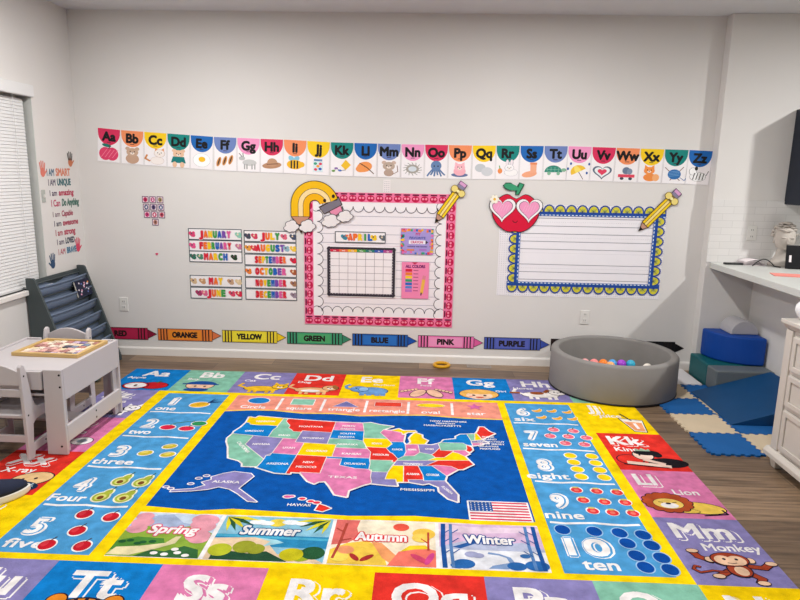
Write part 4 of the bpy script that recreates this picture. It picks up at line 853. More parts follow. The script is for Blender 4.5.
# ---- calendar and cards on the board
a = Art(); a.reset(1); cwid, chei = .565, .415
a.line(rectp(.012, .012, cwid-.012, chei-.012), .016, '#38323c', True)
for i in range(24): a.ell(.012+(cwid-.024)*i/23, .02, .012, .010, '#38323c', n=10, up=False); a.ell(.012+(cwid-.024)*i/23, chei-.02, .012, .010, '#38323c', n=10, up=False)
for i in range(18): a.ell(.02, .012+(chei-.024)*i/17, .010, .012, '#38323c', n=10, up=False); a.ell(cwid-.02, .012+(chei-.024)*i/17, .010, .012, '#38323c', n=10, up=False)
a.L += 1; rb = ['#d02848', '#e8704a', '#f0b428', '#4f9a48', '#2a7a70', '#3858b0', '#b84a90']
gx0, gx1, gz0, gz1 = .03, cwid-.03, .028, chei-.045
for i in range(7): a.rect(gx0+(gx1-gx0)*i/7, gz1, gx0+(gx1-gx0)*(i+1)/7, gz1+.022, rb[i], False)
a.L += 1
for i, d in enumerate(('Sun', 'Mon', 'Tue', 'Wed', 'Thu', 'Fri', 'Sat')): a.text(d, gx0+(gx1-gx0)*(i+.5)/7, gz1+.006, .010, '#f4f0f0', bold=.02); a.L -= 1
for i in range(8): a.line([(gx0+(gx1-gx0)*i/7, gz0), (gx0+(gx1-gx0)*i/7, gz1)], .0028, '#8a7c88', up=False)
for i in range(7): a.line([(gx0, gz0+(gz1-gz0)*i/6), (gx1, gz0+(gz1-gz0)*i/6)], .0028, '#8a7c88', up=False)
wallobj(a, 'calendar_chart', -.77, .549, rectp(0, 0, cwid, chei), 'white blank calendar grid with rainbow weekday row on the pink-bordered board', 'calendar', basecol='#f4eef0', depth=.006)
RB = ['#d82038', '#f07028', '#f4c820', '#3c9a48', '#1c60b8', '#7a4aa8', '#e05a98']
def month(name, x, z, w, h, deco, where, depth=0):
    a = Art(); a.reset(1); a.line(rectp(.004, .004, w-.004, h-.004), .007, '#3c4a50', True)
    tw = min(.040*len(name), w*.60); 
    a.rainbow_text(name, w/2, h*.26, h*.50, tw, RB, bold=.07, out='#dccfd6'); L0 = a.L
    for k, (u, c) in enumerate(deco):
        a.L = L0; px = u*w; px = .07*w if u < .14 else .93*w if u > .86 else px; a.heart(px, h*.52, h*.28, c); a.ell(px+h*.14, h*.40, h*.16, h*.16, c); a.star(px-h*.02, h*.55, h*.12, '#f2d8b0' if k % 2 else '#6a4858')
    wallobj(a, 'month_card', x, z, rectp(0, 0, w, h), 'white month card reading %s, %s' % (name, where), 'month card', 'month name cards on the back wall', basecol='#f4eff0', depth=depth)
lz = [.985, .889, .795]; DC = {'JANUARY': ((.13, '#e04878'), (.90, '#90c8b4')), 'FEBRUARY': ((.12, '#e85890'), (.88, '#c87898')), 'MARCH': ((.08, '#30705c'), (.2, '#508a70'), (.84, '#284028')), 'MAY': ((.12, '#d8b890'), (.24, '#c89870'), (.78, '#c8a080'), (.9, '#e0c8a0')), 'JUNE': ((.16, '#b03868'), (.27, '#e06890'), (.8, '#e04868'), (.9, '#d8284a')), 'JULY': ((.1, '#404858'), (.2, '#d04060'), (.76, '#e06880'), (.9, '#485068')), 'AUGUST': ((.09, '#e8a040'), (.18, '#d83848'), (.8, '#90b8c8'), (.92, '#f0c840')), 'SEPTEMBER': ((.92, '#d82040'),), 'OCTOBER': ((.1, '#e88038'), (.88, '#a85a38')), 'NOVEMBER': ((.9, '#a87858'),), 'DECEMBER': ((.9, '#9a8a98'),)}
for n_, z_ in zip(('JANUARY', 'FEBRUARY', 'MARCH'), (.990, .896, .806)): month(n_, -1.908, z_, .443, .096, DC[n_], {'JANUARY': 'top card of the left column', 'FEBRUARY': 'second card down the left column', 'MARCH': 'above the gap in the left column'}[n_])
for n_, z_ in zip(('MAY', 'JUNE'), (.600, .500)): month(n_, -1.912, z_, .436, .100, DC[n_], {'MAY': 'below the gap in the left column', 'JUNE': 'lowest card of the left column'}[n_])
for k, n_ in enumerate(('JULY', 'AUGUST', 'SEPTEMBER', 'OCTOBER', 'NOVEMBER', 'DECEMBER')): month(n_, -1.450, .984-.0965*k, .432, .0955, DC[n_], 'card in the right column beside the board')
month('APRIL', -.703, .995, .413, .092, ((.18, '#3a8aa0'), (.27, '#e87040'), (.76, '#f0c828'), (.87, '#606870')), 'pinned above the calendar grid', depth=.006)
# lavender poster and pink chart
a = Art(); a.reset(1); cf = ['#e04060', '#f0c030', '#30a080', '#3868c0', '#e070b0', '#f08040']
random.seed(3)
for i in range(90):
    t = random.random()*2*(.262+.208); d = random.random()*.022
    if t < .262: x, y = t, d
    elif t < .524: x, y = t-.262, .208-d
    elif t < .732: x, y = d, t-.524
    else: x, y = .262-d, min(t-.732, .208)
    a.rect(max(0, x-.008), max(0, y-.008), min(.262, x+.010), min(.208, y+.010), cf[i % 6], False)
a.L += 1; a.text('MY', .14, .155, .020, '#c04880', bold=.04); a.text('FAVORITE', .135, .125, .018, '#5860a8', w=.13, bold=.04)
a.rect(.065, .085, .2, .115, '#f4f0f8'); a.poly([(.2, .083), (.222, .10), (.2, .117)], '#40384a'); a.text('CRAYON', .13, .091, .018, '#c84a80', w=.10, bold=.04)
a.text('colors we know', .135, .06, .012, '#504878', w=.16, bold=.03); a.rect(.05, .03, .11, .044, '#e08858', False); a.rect(.15, .032, .21, .046, '#b078c8')
wallobj(a, 'confetti_poster', -.168, .912, rectp(0, 0, .264, .210), 'small lavender poster with a confetti edge and a crayon shape', 'poster', basecol='#a898d8', depth=.006)
a = Art(); a.reset(1)
a.text('ALL COLORS', .11, .255, .022, '#7a2868', w=.16, bold=.05); a.poly([(.08, .3), (.13, .3), (.105, .28)], '#c82850')
for k, c in enumerate(['#d8203c', '#f08030', '#f4cc30', '#38a070', '#2868c0', '#5888d0', '#c070c0']): a.rect(.03, .222-.028*k, .085, .244-.028*k, c, False); a.rect(.095, .23-.028*k, .135, .236-.028*k, '#a04870', False)
a.L += 1; a.line([(.165, .05), (.182, .17)], .026, '#f0b850'); a.line([(.18, .165), (.184, .185)], .026, '#e08898'); a.line([(.163, .048), (.160, .03)], .010, '#503828')
wallobj(a, 'color_chart', -.155, .548, rectp(0, 0, .222, .300), 'pink colour chart with rainbow bars and a yellow pencil', 'poster', basecol='#f48ab4', depth=.006)
# ---- rainbow pencil and clouds
RCX, RCZ = -.865, 1.290
rp = empty('rainbow_pencil_cutout', (0, -.006, 0), label='yellow pencil cutout bent like a rainbow at the top left of the pink board', cat='wall cutout')
def arc(r, a0, a1, n=28): return [(RCX+.015*math.sin(1)*0+r*math.cos(a0+(a1-a0)*i/n), RCZ+r*math.sin(a0+(a1-a0)*i/n)) for i in range(n+1)]
A1 = math.radians(14)
a = Art(); a.reset(1)
def ringp(r0, r1, a0, a1): return arc(r1, a0, a1) + arc(r0, a0, a1)[::-1]
def bend(r0, r1):  # arch with a straight left leg and a right end turned down to the right
    P1 = [(RCX-r1, 1.20)] + arc(r1, PI, A1); P0 = [(RCX-r0, 1.20)] + arc(r0, PI, A1)
    return P1 + P0[::-1]
BKo = '#3a2a18'
a.poly(bend(.136, .190), '#f2bc10'); a.poly(bend(.096, .132), '#f8dca0'); a.poly(bend(.044, .092), '#f4b408')
for t in (.14, .075): a.ell(RCX+t*1.2*math.cos(A1+.22)-.0, RCZ+t*1.2*math.sin(A1+.22), .013, .015, '#281c18', up=False)
a.L += 1
out = bend(.038, .196)
a.build('pencil_body', M_PAPER, rp, 'wall', base=out, th=.002, basecol=BKo)
a = Art(); a.reset(1); a.poly([(RCX-.188, 1.196), (RCX-.046, 1.196), (RCX-.108, 1.105)], '#c89078'); a.poly([(RCX-.145, 1.138), (RCX-.09, 1.132), (RCX-.11, 1.083)], '#201820')
a.build('pencil_tip', M_PAPER, rp, 'wall', base=[(RCX-.196, 1.2), (RCX-.038, 1.2), (RCX-.112, 1.06)], th=.002, basecol=BKo)
e0 = (RCX+.117*math.cos(A1), RCZ+.117*math.sin(A1)); dx, dz = math.sin(A1+.25), -math.cos(A1+.25); nx_, nz_ = math.cos(A1+.25), math.sin(A1+.25)
def Q(u, v): return (e0[0]+nx_*u+dx*v, e0[1]+nz_*u+dz*v)
a = Art(); a.reset(1); a.poly([Q(-.085, .006), Q(.085, .006), Q(.082, .064), Q(-.075, .064)], '#7a7480'); a.poly([Q(-.03, .070), Q(.07, .070), Q(.062, .115), Q(-.02, .118)], '#e890b0')
a.build('eraser_end', M_PAPER, rp, 'wall', base=[Q(-.092, -.004), Q(.092, -.004), Q(.088, .068), Q(.076, .070), Q(.068, .12), Q(-.026, .124), Q(-.036, .070), Q(-.08, .070)], th=.002, basecol=BKo)
clouds = [(-1.055, 1.115, .115, .095, 'left'), (-.925, 1.12, .125, .10, 'mid'), (-.735, 1.165, .14, .10, 'r'), (-.62, 1.205, .12, .09, 'rr')]
cln = ['below the tip of the rainbow pencil, farthest left', 'under the middle of the rainbow pencil arch', 'below the grey band of the rainbow pencil', 'beside the pink eraser of the rainbow pencil']
for q, (x, z, w_, h_, n_) in enumerate(clouds):
    a = Art(); a.reset(1); a.poly(cloud(0, 0, w_, h_), '#ebe5e5')
    wallobj(a, 'cloud_cutout', x, z, cloud(0, 0, w_+.012, h_+.012), 'white cloud cutout ' + cln[q], 'wall cutout', 'cloud cutouts under the rainbow pencil', basecol='#605a62', depth=.010+.003*(q % 2))
# ---- pencils with bows
def pencil(x, z, L, ang, label, wd=.064):
    """tip at (x,z)"""
    r = empty('pencil_cutout', (x, -.010, z), label=label, cat='wall cutout', group='yellow pencil cutouts on the board corners'); r.rotation_euler = (0, -ang, 0)
    a = Art(); a.reset(1); t = .07
    for k, c in enumerate(('#f0d020', '#f4e090', '#f0c818')): a.rect(t, -wd/2+wd*k/3+.002, L-.07, -wd/2+wd*(k+1)/3-.002, c, False)
    a.rect(t, -.004-wd/6, L-.07, .000-wd/6, '#c87830'); 
    a.build('pencil_body', M_PAPER, r, 'wall', base=rectp(t-.004, -wd/2-.004, L-.066, wd/2+.004), th=.002, basecol='#5a4420')
    a = Art(); a.reset(1); a.poly([(t-.006, -wd/2+.004), (t-.006, wd/2-.004), (.01, 0)], '#c0907c'); a.poly([(.032, -.012), (.032, .012), (.004, 0)], '#181418')
    a.build('pencil_tip', M_PAPER, r, 'wall', base=[(t, -wd/2-.003), (t, wd/2+.003), (-.006, 0)], th=.002, basecol='#302420')
    a = Art(); a.reset(1); a.rect(L-.055, -.030, L-.028, .030, '#8a84a0'); a.rect(L-.026, -.028, L-.002, .028, '#d8a0cc')
    a.build('eraser', M_PAPER, r, 'wall', base=rectp(L-.07, -.034, L+.002, .034), th=.002, basecol='#4a3850')
    a = Art(); a.reset(1)
    for s in (-1, 1): a.ell(L-.078, s*.034, .025, .025, '#ecd880')
    a.ell(L-.078, 0, .011, .012, '#f8ecb0')
    P = [(L-.078+.030*math.cos(t), .034+.030*math.sin(t)) for t in [-.6+i*(PI+1.2)/12 for i in range(13)]]
    P += [(L-.078-.030*math.cos(t), -.034-.030*math.sin(t)) for t in [-.6+i*(PI+1.2)/12 for i in range(13)]]
    a.build('bow', M_PAPER, r, 'wall', (0, -.0045, 0), base=P, th=.002, basecol='#7a6430')
    return r
pencil(.105, 1.172, .385, math.atan2(.325, .225), 'yellow pencil cutout with a pale bow on the top right of the pink board')
pencil(1.722, 1.140, .425, math.atan2(.335, .30), 'yellow pencil cutout with a pale bow on the top right of the blue board')
# ---- second board
cx0, cx1, cz0, cz1 = .622, 1.935, .590, 1.330
b2 = empty('bulletin_board', (0, -.001, 0), label='ruled paper bulletin board with a blue and yellow scalloped border', cat='bulletin board')
a = Art(); a.reset(1); random.seed(5)
for i in range(73):
    for j in range(41):
        x = cx0+.009+.018*i; z = cz0+.009+.018*j
        if cx0+.17 < x < cx1-.15 and cz0+.16 < z < cz1-.13: continue
        a.rect(x, z, x+.0045, z+.0045, '#8a8690', False)
a.build('dotted_paper', M_PAPER, b2, 'wall', base=rectp(cx0, cz0, cx1, cz1), th=.001, basecol='#eeebef')
ix0, ix1, iz0, iz1 = .795, 1.835, .700, 1.262
a = Art(); a.reset(1)
for k in range(9):
    z = iz0+.03+k*.062
    if k % 2 == 0 or k % 3: a.line([(ix0, z), (ix1, z)], .0045, '#8a8894')
    if k % 2: 
        for j in range(60): a.rect(ix0+j*(ix1-ix0)/60, z+.03, ix0+j*(ix1-ix0)/60+.006, z+.032, '#a8a4b0', False)
a.build('ruled_paper', M_PAPER, b2, 'wall', (0, -.0012, 0), base=rectp(ix0-.05, iz0-.05, ix1+.05, iz1+.05), th=.001, basecol='#f2eff4')
def bluestrip(n):
    def f(a, L, w):
        p = L/n
        for i in range(n):
            c = p*(i+.5); L0 = a.L; a.ell(c, w*.62, p*.40, w*.50, '#d6cc3c', a0=PI, a1=2*PI); a.ell(c, w*.62, p*.22, w*.26, '#a8b05c', a0=PI, a1=2*PI); a.ell(c, w*.60, p*.07, w*.12, '#223a70')
            for t in (-1, 1): a.line([(c, w*.6), (c+t*p*.26, w*.32)], .003, '#8a8a38', up=False)
            a.L = L0
        a.L += 4; a.rect(0, w*.83, L, w, '#2a5aa8')
        for i in range(int(L/.03)): a.rect(.03*i+.004, w*.88, .03*i+.02, w*.95, '#e8f0f8', False)
    return f
def bstrip(L, rot, x, z, n):
    w_ = .092; P = [(0, w_)]; p = L/n
    for i in range(n): P += [(p*(i+.5)-p*.5*math.cos(PI*k/8), w_*.5-w_*.5*math.sin(PI*k/8)) for k in range(9)]
    P += [(L, w_)]
    return strip(b2, 'scalloped_border_strip', L, rot, x, z, bluestrip(n), w_, '#20489c', .004 if abs(rot) in (0, PI) else .0062, P)
ox0, ox1, oz0, oz1 = .700, 1.928, .618, 1.335
bstrip(ox1-ox0, PI, ox1, oz1, 14); bstrip(ox1-ox0, 0, ox0, oz0, 14)
bstrip(oz1-oz0-.16, -PI/2, ox0, oz1-.08, 7); bstrip(oz1-oz0-.16, PI/2, ox1, oz0+.08, 7)
# ---- apple with heart glasses
ap = empty('apple_cutout', (.742, -.010, 1.275), label='red apple cutout wearing pink heart-shaped glasses on the blue board corner', cat='wall cutout')
def apo(k, g=0):
    P = []
    for i in range(48):
        t = 2*PI*i/48; r = 1+.06*math.cos(2*t); x = .190*math.cos(t)*(1+.0*math.sin(t)); z = .165*math.sin(t)
        if math.sin(t) > 0: z -= .055*math.exp(-(x/.05)**2)*1
        else: z += .014*math.exp(-(x/.04)**2); x *= 1-.10*abs(math.sin(t))
        P.append((x*k, z*k-.01))
    return P
a = Art(); a.reset(1); a.poly(apo(.965), '#d8133a'); a.line([(-.02, -.075), (-.008, -.088), (.008, -.088), (.02, -.075)], .006, '#5a1020')
a.build('apple_body', M_PAPER, ap, 'wall', base=apo(1), th=.002, basecol='#2c2026')
a = Art(); a.reset(1); a.ell(-.045, 0, .058, .024, '#3a9a70', rot=-.25); a.poly([(-.005, -.055), (.012, -.055), (.05, .02), (.022, .03)], '#3a9a70')
a.build('leaf', M_PAPER, ap, 'wall', (0, -.001, .19), base=[(-.112, .01), (-.09, .034), (-.05, .034), (-.004, .004), (.018, .038), (.06, .022), (.02, -.06), (-.012, -.06), (-.012, -.02), (-.05, -.03), (-.09, -.018)], th=.002, basecol='#24503c')
def hrt(cx, cy, r):
    return [(cx+r*math.sin(2*PI*i/32)**3, cy+r*(13*math.cos(2*PI*i/32)-5*math.cos(4*PI*i/32)-2*math.cos(6*PI*i/32)-math.cos(8*PI*i/32))/16) for i in range(32)]
for s in (-1, 1):
    a = Art(); a.reset(1); a.poly(hrt(0, 0, .103), '#f4f0f2'); a.poly(hrt(0, 0, .082), '#302830'); a.poly(hrt(0, 0, .078), '#f09cc4')
    for k in range(5): a.line([(-.05+.02*k, -.02), (-.03+.02*k, .03)], .003, '#f6bcd8', up=False)
    a.build('heart_lens', M_PAPER, ap, 'wall', (.106*s-.0, -.003, .02), base=hrt(0, 0, .108), th=.002, basecol='#302830')
a = Art(); a.reset(1); [a.ell(.022*math.cos(k*PI/3), .022*math.sin(k*PI/3), .014, .014, '#f6f0e0', up=False) for k in range(6)]; a.L += 1; a.ell(0, 0, .011, .011, '#e8b838')
a.build('daisy', M_PAPER, ap, 'wall', (-.172, -.007, .092), base=circ(0, 0, .034, 12), th=.001, basecol='#a89a80')
# ---- little number squares on the left
sqc = [['#c02858', '#c04080', '#b09a70'], ['#4a5a80', '#584a78', '#486088'], ['#d03878', '#c82860', '#c84a60'], [None, '#b88070', None]]
pos = {0: 'top', 1: 'second', 2: 'third', 3: 'lowest'}
for r in range(4):
    for c in range(3):
        if not sqc[r][c]: continue
        a = Art(); a.reset(1); a.line(rectp(.003, .003, .051, .051), .006, '#6a4a68', True); a.ell(.027, .027, .017, .019, sqc[r][c]); a.text(str(r*3+c+1 if r < 3 else 0), .027, .018, .018, '#f8f0f4' if (r+c) % 2 else '#301828', bold=.04)
        wallobj(a, 'number_square', -2.274+.0605*c+.004*r, 1.283-.0605*r, rectp(0, 0, .054, .054), 'tiny printed square, %s row%s, of the cluster left of the month cards' % (pos[r], '' if r == 3 else ' ' + ('left', 'middle', 'right')[c]), 'number square', 'cluster of little number squares', basecol='#ecd8e0', tilt=-.03)
a = Art(); a.reset(1); a.ell(0, 0, .009, .009, '#d8406c')
wallobj(a, 'heart_sticker', -2.177, .866, hrt(0, 0, .012), 'tiny pink sticker alone on the wall above the outlet', 'sticker', basecol='#d8406c')

# ---- affirmation decals on the left wall
def leftobj(a, name, y, z, base, label, cat, group=None, th=.0008, basecol='#ffffff'):
    o = a.build(name, M_VINYL, None, 'left', (XL+.0008, y, z), base=base, th=th, basecol=basecol); return tag(o, label, cat, group)
aff = [('I AM', '#3c6480', 'SMART', '#d88468', 1.490, .050), ('I AM', '#5a5068', 'UNIQUE', '#2f6870', 1.418, .045), ('I am', '#503c58', 'amazing', '#b83858', 1.342, .040), ('I Can', '#c04068', 'Do Anything', '#4c7468', 1.262, .048), ('I am', '#88707c', 'Capable', '#a85868', 1.184, .038), ('I am', '#403c50', 'awesome', '#b04058', 1.112, .040), ('I am', '#b03c54', 'strong', '#b84058', 1.040, .043), ('I am', '#685c70', 'LOVED', '#404858', .970, .041), ('I AM', '#b86070', 'BRAVE', '#3c7898', .893, .043)]
for k, (t1, c1, t2, c2, z, h_) in enumerate(aff):
    w1 = .028*len(t1)*.85; w2 = [.20, .19, .21, .245, .16, .22, .16, .13, .14][k]
    r = empty('wall_lettering', (XL+.0008, -.452+.008*k, z), label='wall lettering reading %s %s on the left wall beside the window' % (t1, t2), cat='wall lettering', group='affirmation lettering on the left wall')
    a = Art(); a.text(t1, 0, 0, h_, c1, w=w1, bold=.02, al='l'); a.build('word', M_VINYL, r, 'left')
    a = Art(); a.text(t2, w1+.022, 0, h_*1.05, c2, w=w2, bold=.035, al='l', shear=.1 if k in (2, 3, 4) else 0); a.build('word', M_VINYL, r, 'left')
def hand(col, col2=None, flip=1):
    a = Art(); a.reset(0); a.ell(0, 0, .030, .034, col)
    for dx, ln, an in ((-.022, .040, .25), (-.008, .050, .08), (.008, .048, -.08), (.022, .038, -.28)):
        a.T = None; x0 = dx*flip; tip = (x0-math.sin(an)*ln*flip, .028+ln*math.cos(an)); a.line([(x0, .018), tip], .012, col2 or col, up=False); a.ell(tip[0], tip[1], .006, .007, col2 or col, n=10, up=False)
    a.line([(.020*flip, -.012), (.048*flip, .012)], .013, col, up=False); a.ell(.048*flip, .012, .0065, .0065, col, n=10, up=False)
    return a
for col, c2, y, z, lab, fl in (('#c0704c', '#30302c', -.120, 1.592, 'dark and tan handprint decal above the wall lettering', 1), ('#d87868', None, -.500, 1.515, 'salmon handprint decal left of the first line of wall lettering', 1), ('#d83c60', None, -.105, .918, 'pink-red handprint decal at the right end of the lowest lettering', 1), ('#24486c', None, -.475, .835, 'navy handprint decal below the wall lettering near the bookshelf', -1)):
    leftobj(hand(col, c2, fl), 'handprint_decal', y, z, None, lab, 'handprint decal', 'handprint decals around the wall lettering')

# ---- outlets and switches
def outlet(x, z, y, label, left=False):
    r = empty('wall_outlet', (x, y, z), label=label, cat='outlet')
    obj('cover_plate', boxm(-.036, .036, -.006, 0, -.058, .058), M_OUTLET, r, bevel=.003)
    for dz in (-.025, .025):
        s = obj('socket', boxm(-.017, .017, -.008, -.006, dz-.014, dz+.014), M_OUTLET, r)
        bm = bmesh.new(); box(bm, -.008, -.005, -.0088, -.008, dz-.006, dz+.006); box(bm, .005, .008, -.0088, -.008, dz-.006, dz+.006); obj('slot', bm, M_SLOT, s)
    return r
outlet(-2.482, .437, 0, 'white double wall outlet between the bookshelf and the month cards')
outlet(1.352, .425, 0, 'white double wall outlet above the grey ball pit')
outlet(2.555, 1.150, YK-.008, 'white wall outlet on the tiled wall above the counter')
r = empty('light_switch', (XL, -.520, 1.344), PI/2, label='small grey switch plate on the left wall beside the lettering', cat='light switch')
obj('switch_plate', boxm(-.022, .022, -.005, 0, -.045, .045), mat('grey_plate', (176, 180, 174), .5), r, bevel=.002); obj('toggle', boxm(-.004, .004, -.014, -.005, -.01, .01), M_OUTLET, r)

# ---- floor register
r = empty('floor_vent', (.50, -.075, 0), label='flat grey-brown floor vent lying by the baseboard between yellow ring and ball pit', cat='vent')
obj('vent_frame', holed(rectp(-.10, -.035, .10, .035), [rectp(-.09, -.026, .09, .026)], 'z', 0, .004), M_VENT, r)
bm = bmesh.new(); [box(bm, -.09+.012*i, -.084+.012*i, -.026, .026, .0005, .0035) for i in range(15)]; obj('louvres', bm, M_VENT, r)

# ================================================================== LEFT FURNITURE
# ---- sling bookshelf
sh = empty('sling_bookshelf', (0, 0, 0), label='charcoal sling bookshelf with grey-blue fabric pockets in the left corner', cat='bookshelf')
prof = [(-2.765, 0), (-2.455, 0), (-2.455, .04), (-2.700, .775), (-2.712, .786), (-2.765, .786)]
for y0 in (-.845, -.175): obj('side_panel', prism(bmesh.new(), prof, 'y', y0, y0+.022), M_SHELFD, sh, bevel=.003)
obj('back_panel', boxm(-2.765, -2.757, -.823, -.175, .03, .76), M_SHELFD, sh)
def slx(z): return -2.455-(z-.04)*(.245/.735)
for k, zt in enumerate((.715, .615, .515, .415, .315, .215)):
    xf = slx(zt)-.012; pr = []
    for i in range(13):
        t = i/12; a_ = PI*t; pr.append((xf-.032+.032*math.cos(a_), zt-.085*math.sin(a_)**.8+(.02*t)))
    bm = bmesh.new(); rows = []
    for x, z in pr:
        row = []
        for j in range(9):
            v = j/8; sag = .010*math.sin(PI*v); row.append(bm.verts.new((x-sag*.5, -.823+.648*v, z-sag)))
        rows.append(row)
    for i in range(12):
        for j in range(8): bm.faces.new((rows[i][j], rows[i+1][j], rows[i+1][j+1], rows[i][j+1]))
    o = obj('sling_pocket', bm, M_SLING, sh, smooth=True); md = o.modifiers.new('s', 'SOLIDIFY'); md.thickness = .003
    obj('hem', tube(bmesh.new(), [(xf-.005*math.sin(PI*j/8), -.823+.648*j/8, zt-.010*math.sin(PI*j/8)) for j in range(9)], .008, 10), M_SLING, o, smooth=True)
    obj('rod', tube(bmesh.new(), [(xf-.058, -.823, zt+.016), (xf-.058, -.175, zt+.016)], .006, 8), M_SHELFD, o)
# book in pocket
bk = empty('picture_book', (-2.648, -.285, .560), label='dark navy picture book standing in a pocket of the sling bookshelf', cat='book')
bk.rotation_euler = (0, math.radians(-14), 0)
obj('pages', boxm(-.008, .004, -.098, .098, .003, .125), M_BOOKP, bk)
a = Art(); a.reset(1)
for k in range(16): a.ell(-.08+.16*random.random(), .02+.09*random.random(), .010, .007, random.choice(['#e8a8c0', '#d8d0e0', '#f0a050', '#6070b0']), n=8, up=False)
a.L += 1; a.text('ABC', 0, .085, .022, '#f0d0e0', bold=.04) if 0 else None
a.build('front_cover', M_PAPER, bk, 'left', (.004, 0, 0), base=rectp(-.1, 0, .1, .13), th=.003, basecol='#1c2038')
obj('back_cover', boxm(-.011, -.008, -.1, .1, 0, .13), M_NAVYCAB, bk)

# ---- table
TX0, TX1, TY0, TY1, TH = -2.500, -1.908, -1.950, -1.300, .49
tb = empty('play_table', ((TX0+TX1)/2, (TY0+TY1)/2, 0), label='white wooden children\'s play table with a low shelf at the left edge', cat='table')
def tbobj(name, bm, **k):
    o = obj(name, bm, M_WHITEWOOD, tb, bevel=.003, **k); o.location = (-(TX0+TX1)/2, -(TY0+TY1)/2, 0); return o
RZ = .0068 # feet stand on the rug
for sx in (0, 1):
    x0 = TX0 if sx == 0 else TX1-.018; x1 = x0+.018
    side = tbobj('side_apron', boxm(x0, x1, TY0+.018, TY1-.018, .315, TH))
    tbobj('side_rail', boxm(x0, x1, TY0+.018, TY1-.018, .075, .17))
    for sy in (0, 1):
        y0 = TY0 if sy == 0 else TY1-.018; y1 = y0+.018
        # L-shaped leg : tapering face board plus side board
        xa, xb = (TX0, TX0+.105) if sx == 0 else (TX1-.105, TX1)
        sgn = 1 if sx == 0 else -1; out_x = TX0 if sx == 0 else TX1; inn = out_x+sgn*.100; inb = out_x+sgn*.112
        bm = bmesh.new(); prism(bm, [(out_x, RZ), (inb, RZ), (inn, TH-.02 if 0 else TH), (out_x, TH)], 'y', y0, y1)
        yy = (y1, y1+.045) if sy == 0 else (y0-.045, y0)
        box(bm, min(x0, x1)+.018*(1 if sx == 0 else -1), max(x0, x1)+.018*(1 if sx == 0 else -1), yy[0], yy[1], RZ, .314)
        lg = tbobj('leg', bm)
        if sx == 1 and sy == 0:
            bm = bmesh.new()
            for px, pz in ((-.012, .462), (-.012, .395), (-.03, .055)): prism(bm, circ(TX1+px, pz, .006, 10), 'y', TY0-.0015, TY0)
            s = obj('screw', bm, M_SCREW, lg)
bm = bmesh.new()
for pz in (.10, .14): prism(bm, circ((TY0+TY1)/2, pz, .006, 10), 'x', TX1, TX1+.0015)
s = obj('screw', bm, M_SCREW, tb); s.location = (-(TX0+TX1)/2, -(TY0+TY1)/2, 0)
for y0 in (TY0+.001, TY1-.019): tbobj('end_apron', boxm(TX0+.113, TX1-.113, y0, y0+.018, .375, TH-.012))
tbobj('tabletop', boxm(TX0+.019, TX1-.019, TY0+.020, TY1-.020, TH-.024, TH-.010))
tbobj('storage_bin_floor', boxm(TX0+.019, TX1-.019, TY0+.020, TY1-.020, .335, .347))
tbobj('lower_shelf', boxm(TX0+.019, TX1-.038, -1.722, -1.60, .105, .119))
# puzzle tray on the table
tr = empty('puzzle_tray', (-2.145, -1.525, TH-.010), math.radians(-2.5), label='light pine framed puzzle tray of coloured pieces on the white table', cat='puzzle tray')
tw_, td_ = .20, .165
bm = bmesh.new(); box(bm, -tw_, tw_, -td_, -td_+.022, 0, .022); box(bm, -tw_, tw_, td_-.022, td_, 0, .022); box(bm, -tw_, -tw_+.022, -td_+.022, td_-.022, 0, .022); box(bm, tw_-.022, tw_, -td_+.022, td_-.022, 0, .022)
obj('tray_frame', bm, M_PINE, tr, bevel=.002)
obj('tray_bottom', boxm(-tw_+.022, tw_-.022, -td_+.022, td_-.022, 0, .008), mat('tray_board', (224, 206, 170), .6), tr)
PCOL = ['#c89a98', '#e4cfc0', '#8a7aa8', '#b88078', '#5c6478', '#e0b0a8', '#d8c8b0', '#4a4a5c', '#c8b0c8', '#f0e0d0', '#a87470', '#7c88a0']
random.seed(11); proto = {}
pn = 0
for i in range(8):
    for j in range(6):
        x = -tw_+.045+i*(2*tw_-.09)/7; y = -td_+.042+j*(2*td_-.084)/5; c = PCOL[(i*5+j*7+random.randrange(3)) % 12]
        if random.random() < .12: continue
        w2, d2 = .019, .0205
        a_ = [(-w2, -d2), (-.004, -d2), (-.004, -d2+.005), (.004, -d2+.005), (.004, -d2), (w2, -d2), (w2, -.004), (w2+.003, -.004), (w2+.003, .004), (w2, .004), (w2, d2), (.004, d2), (.004, d2+.0), (-.004, d2), (-w2, d2), (-w2, .004), (-w2+.004, .004), (-w2+.004, -.004), (-w2, -.004)]
        a_ = [p for k, p in enumerate(a_) if k != 12]
        if c not in proto:
            bm = prism(bmesh.new(), a_, 'z', 0, .006); proto[c] = obj('puzzle_piece', bm, mat('piece_'+c[1:], tuple(int(c[k:k+2], 16) for k in (1, 3, 5)), .5, noise=.25, nscale=70), tr); o = proto[c]
        else: o = proto[c].copy(); COL.objects.link(o)
        o.location = (x, y, .0082); o.rotation_euler = (0, 0, random.choice((0, PI))+random.uniform(-.1, .1)); pn += 1

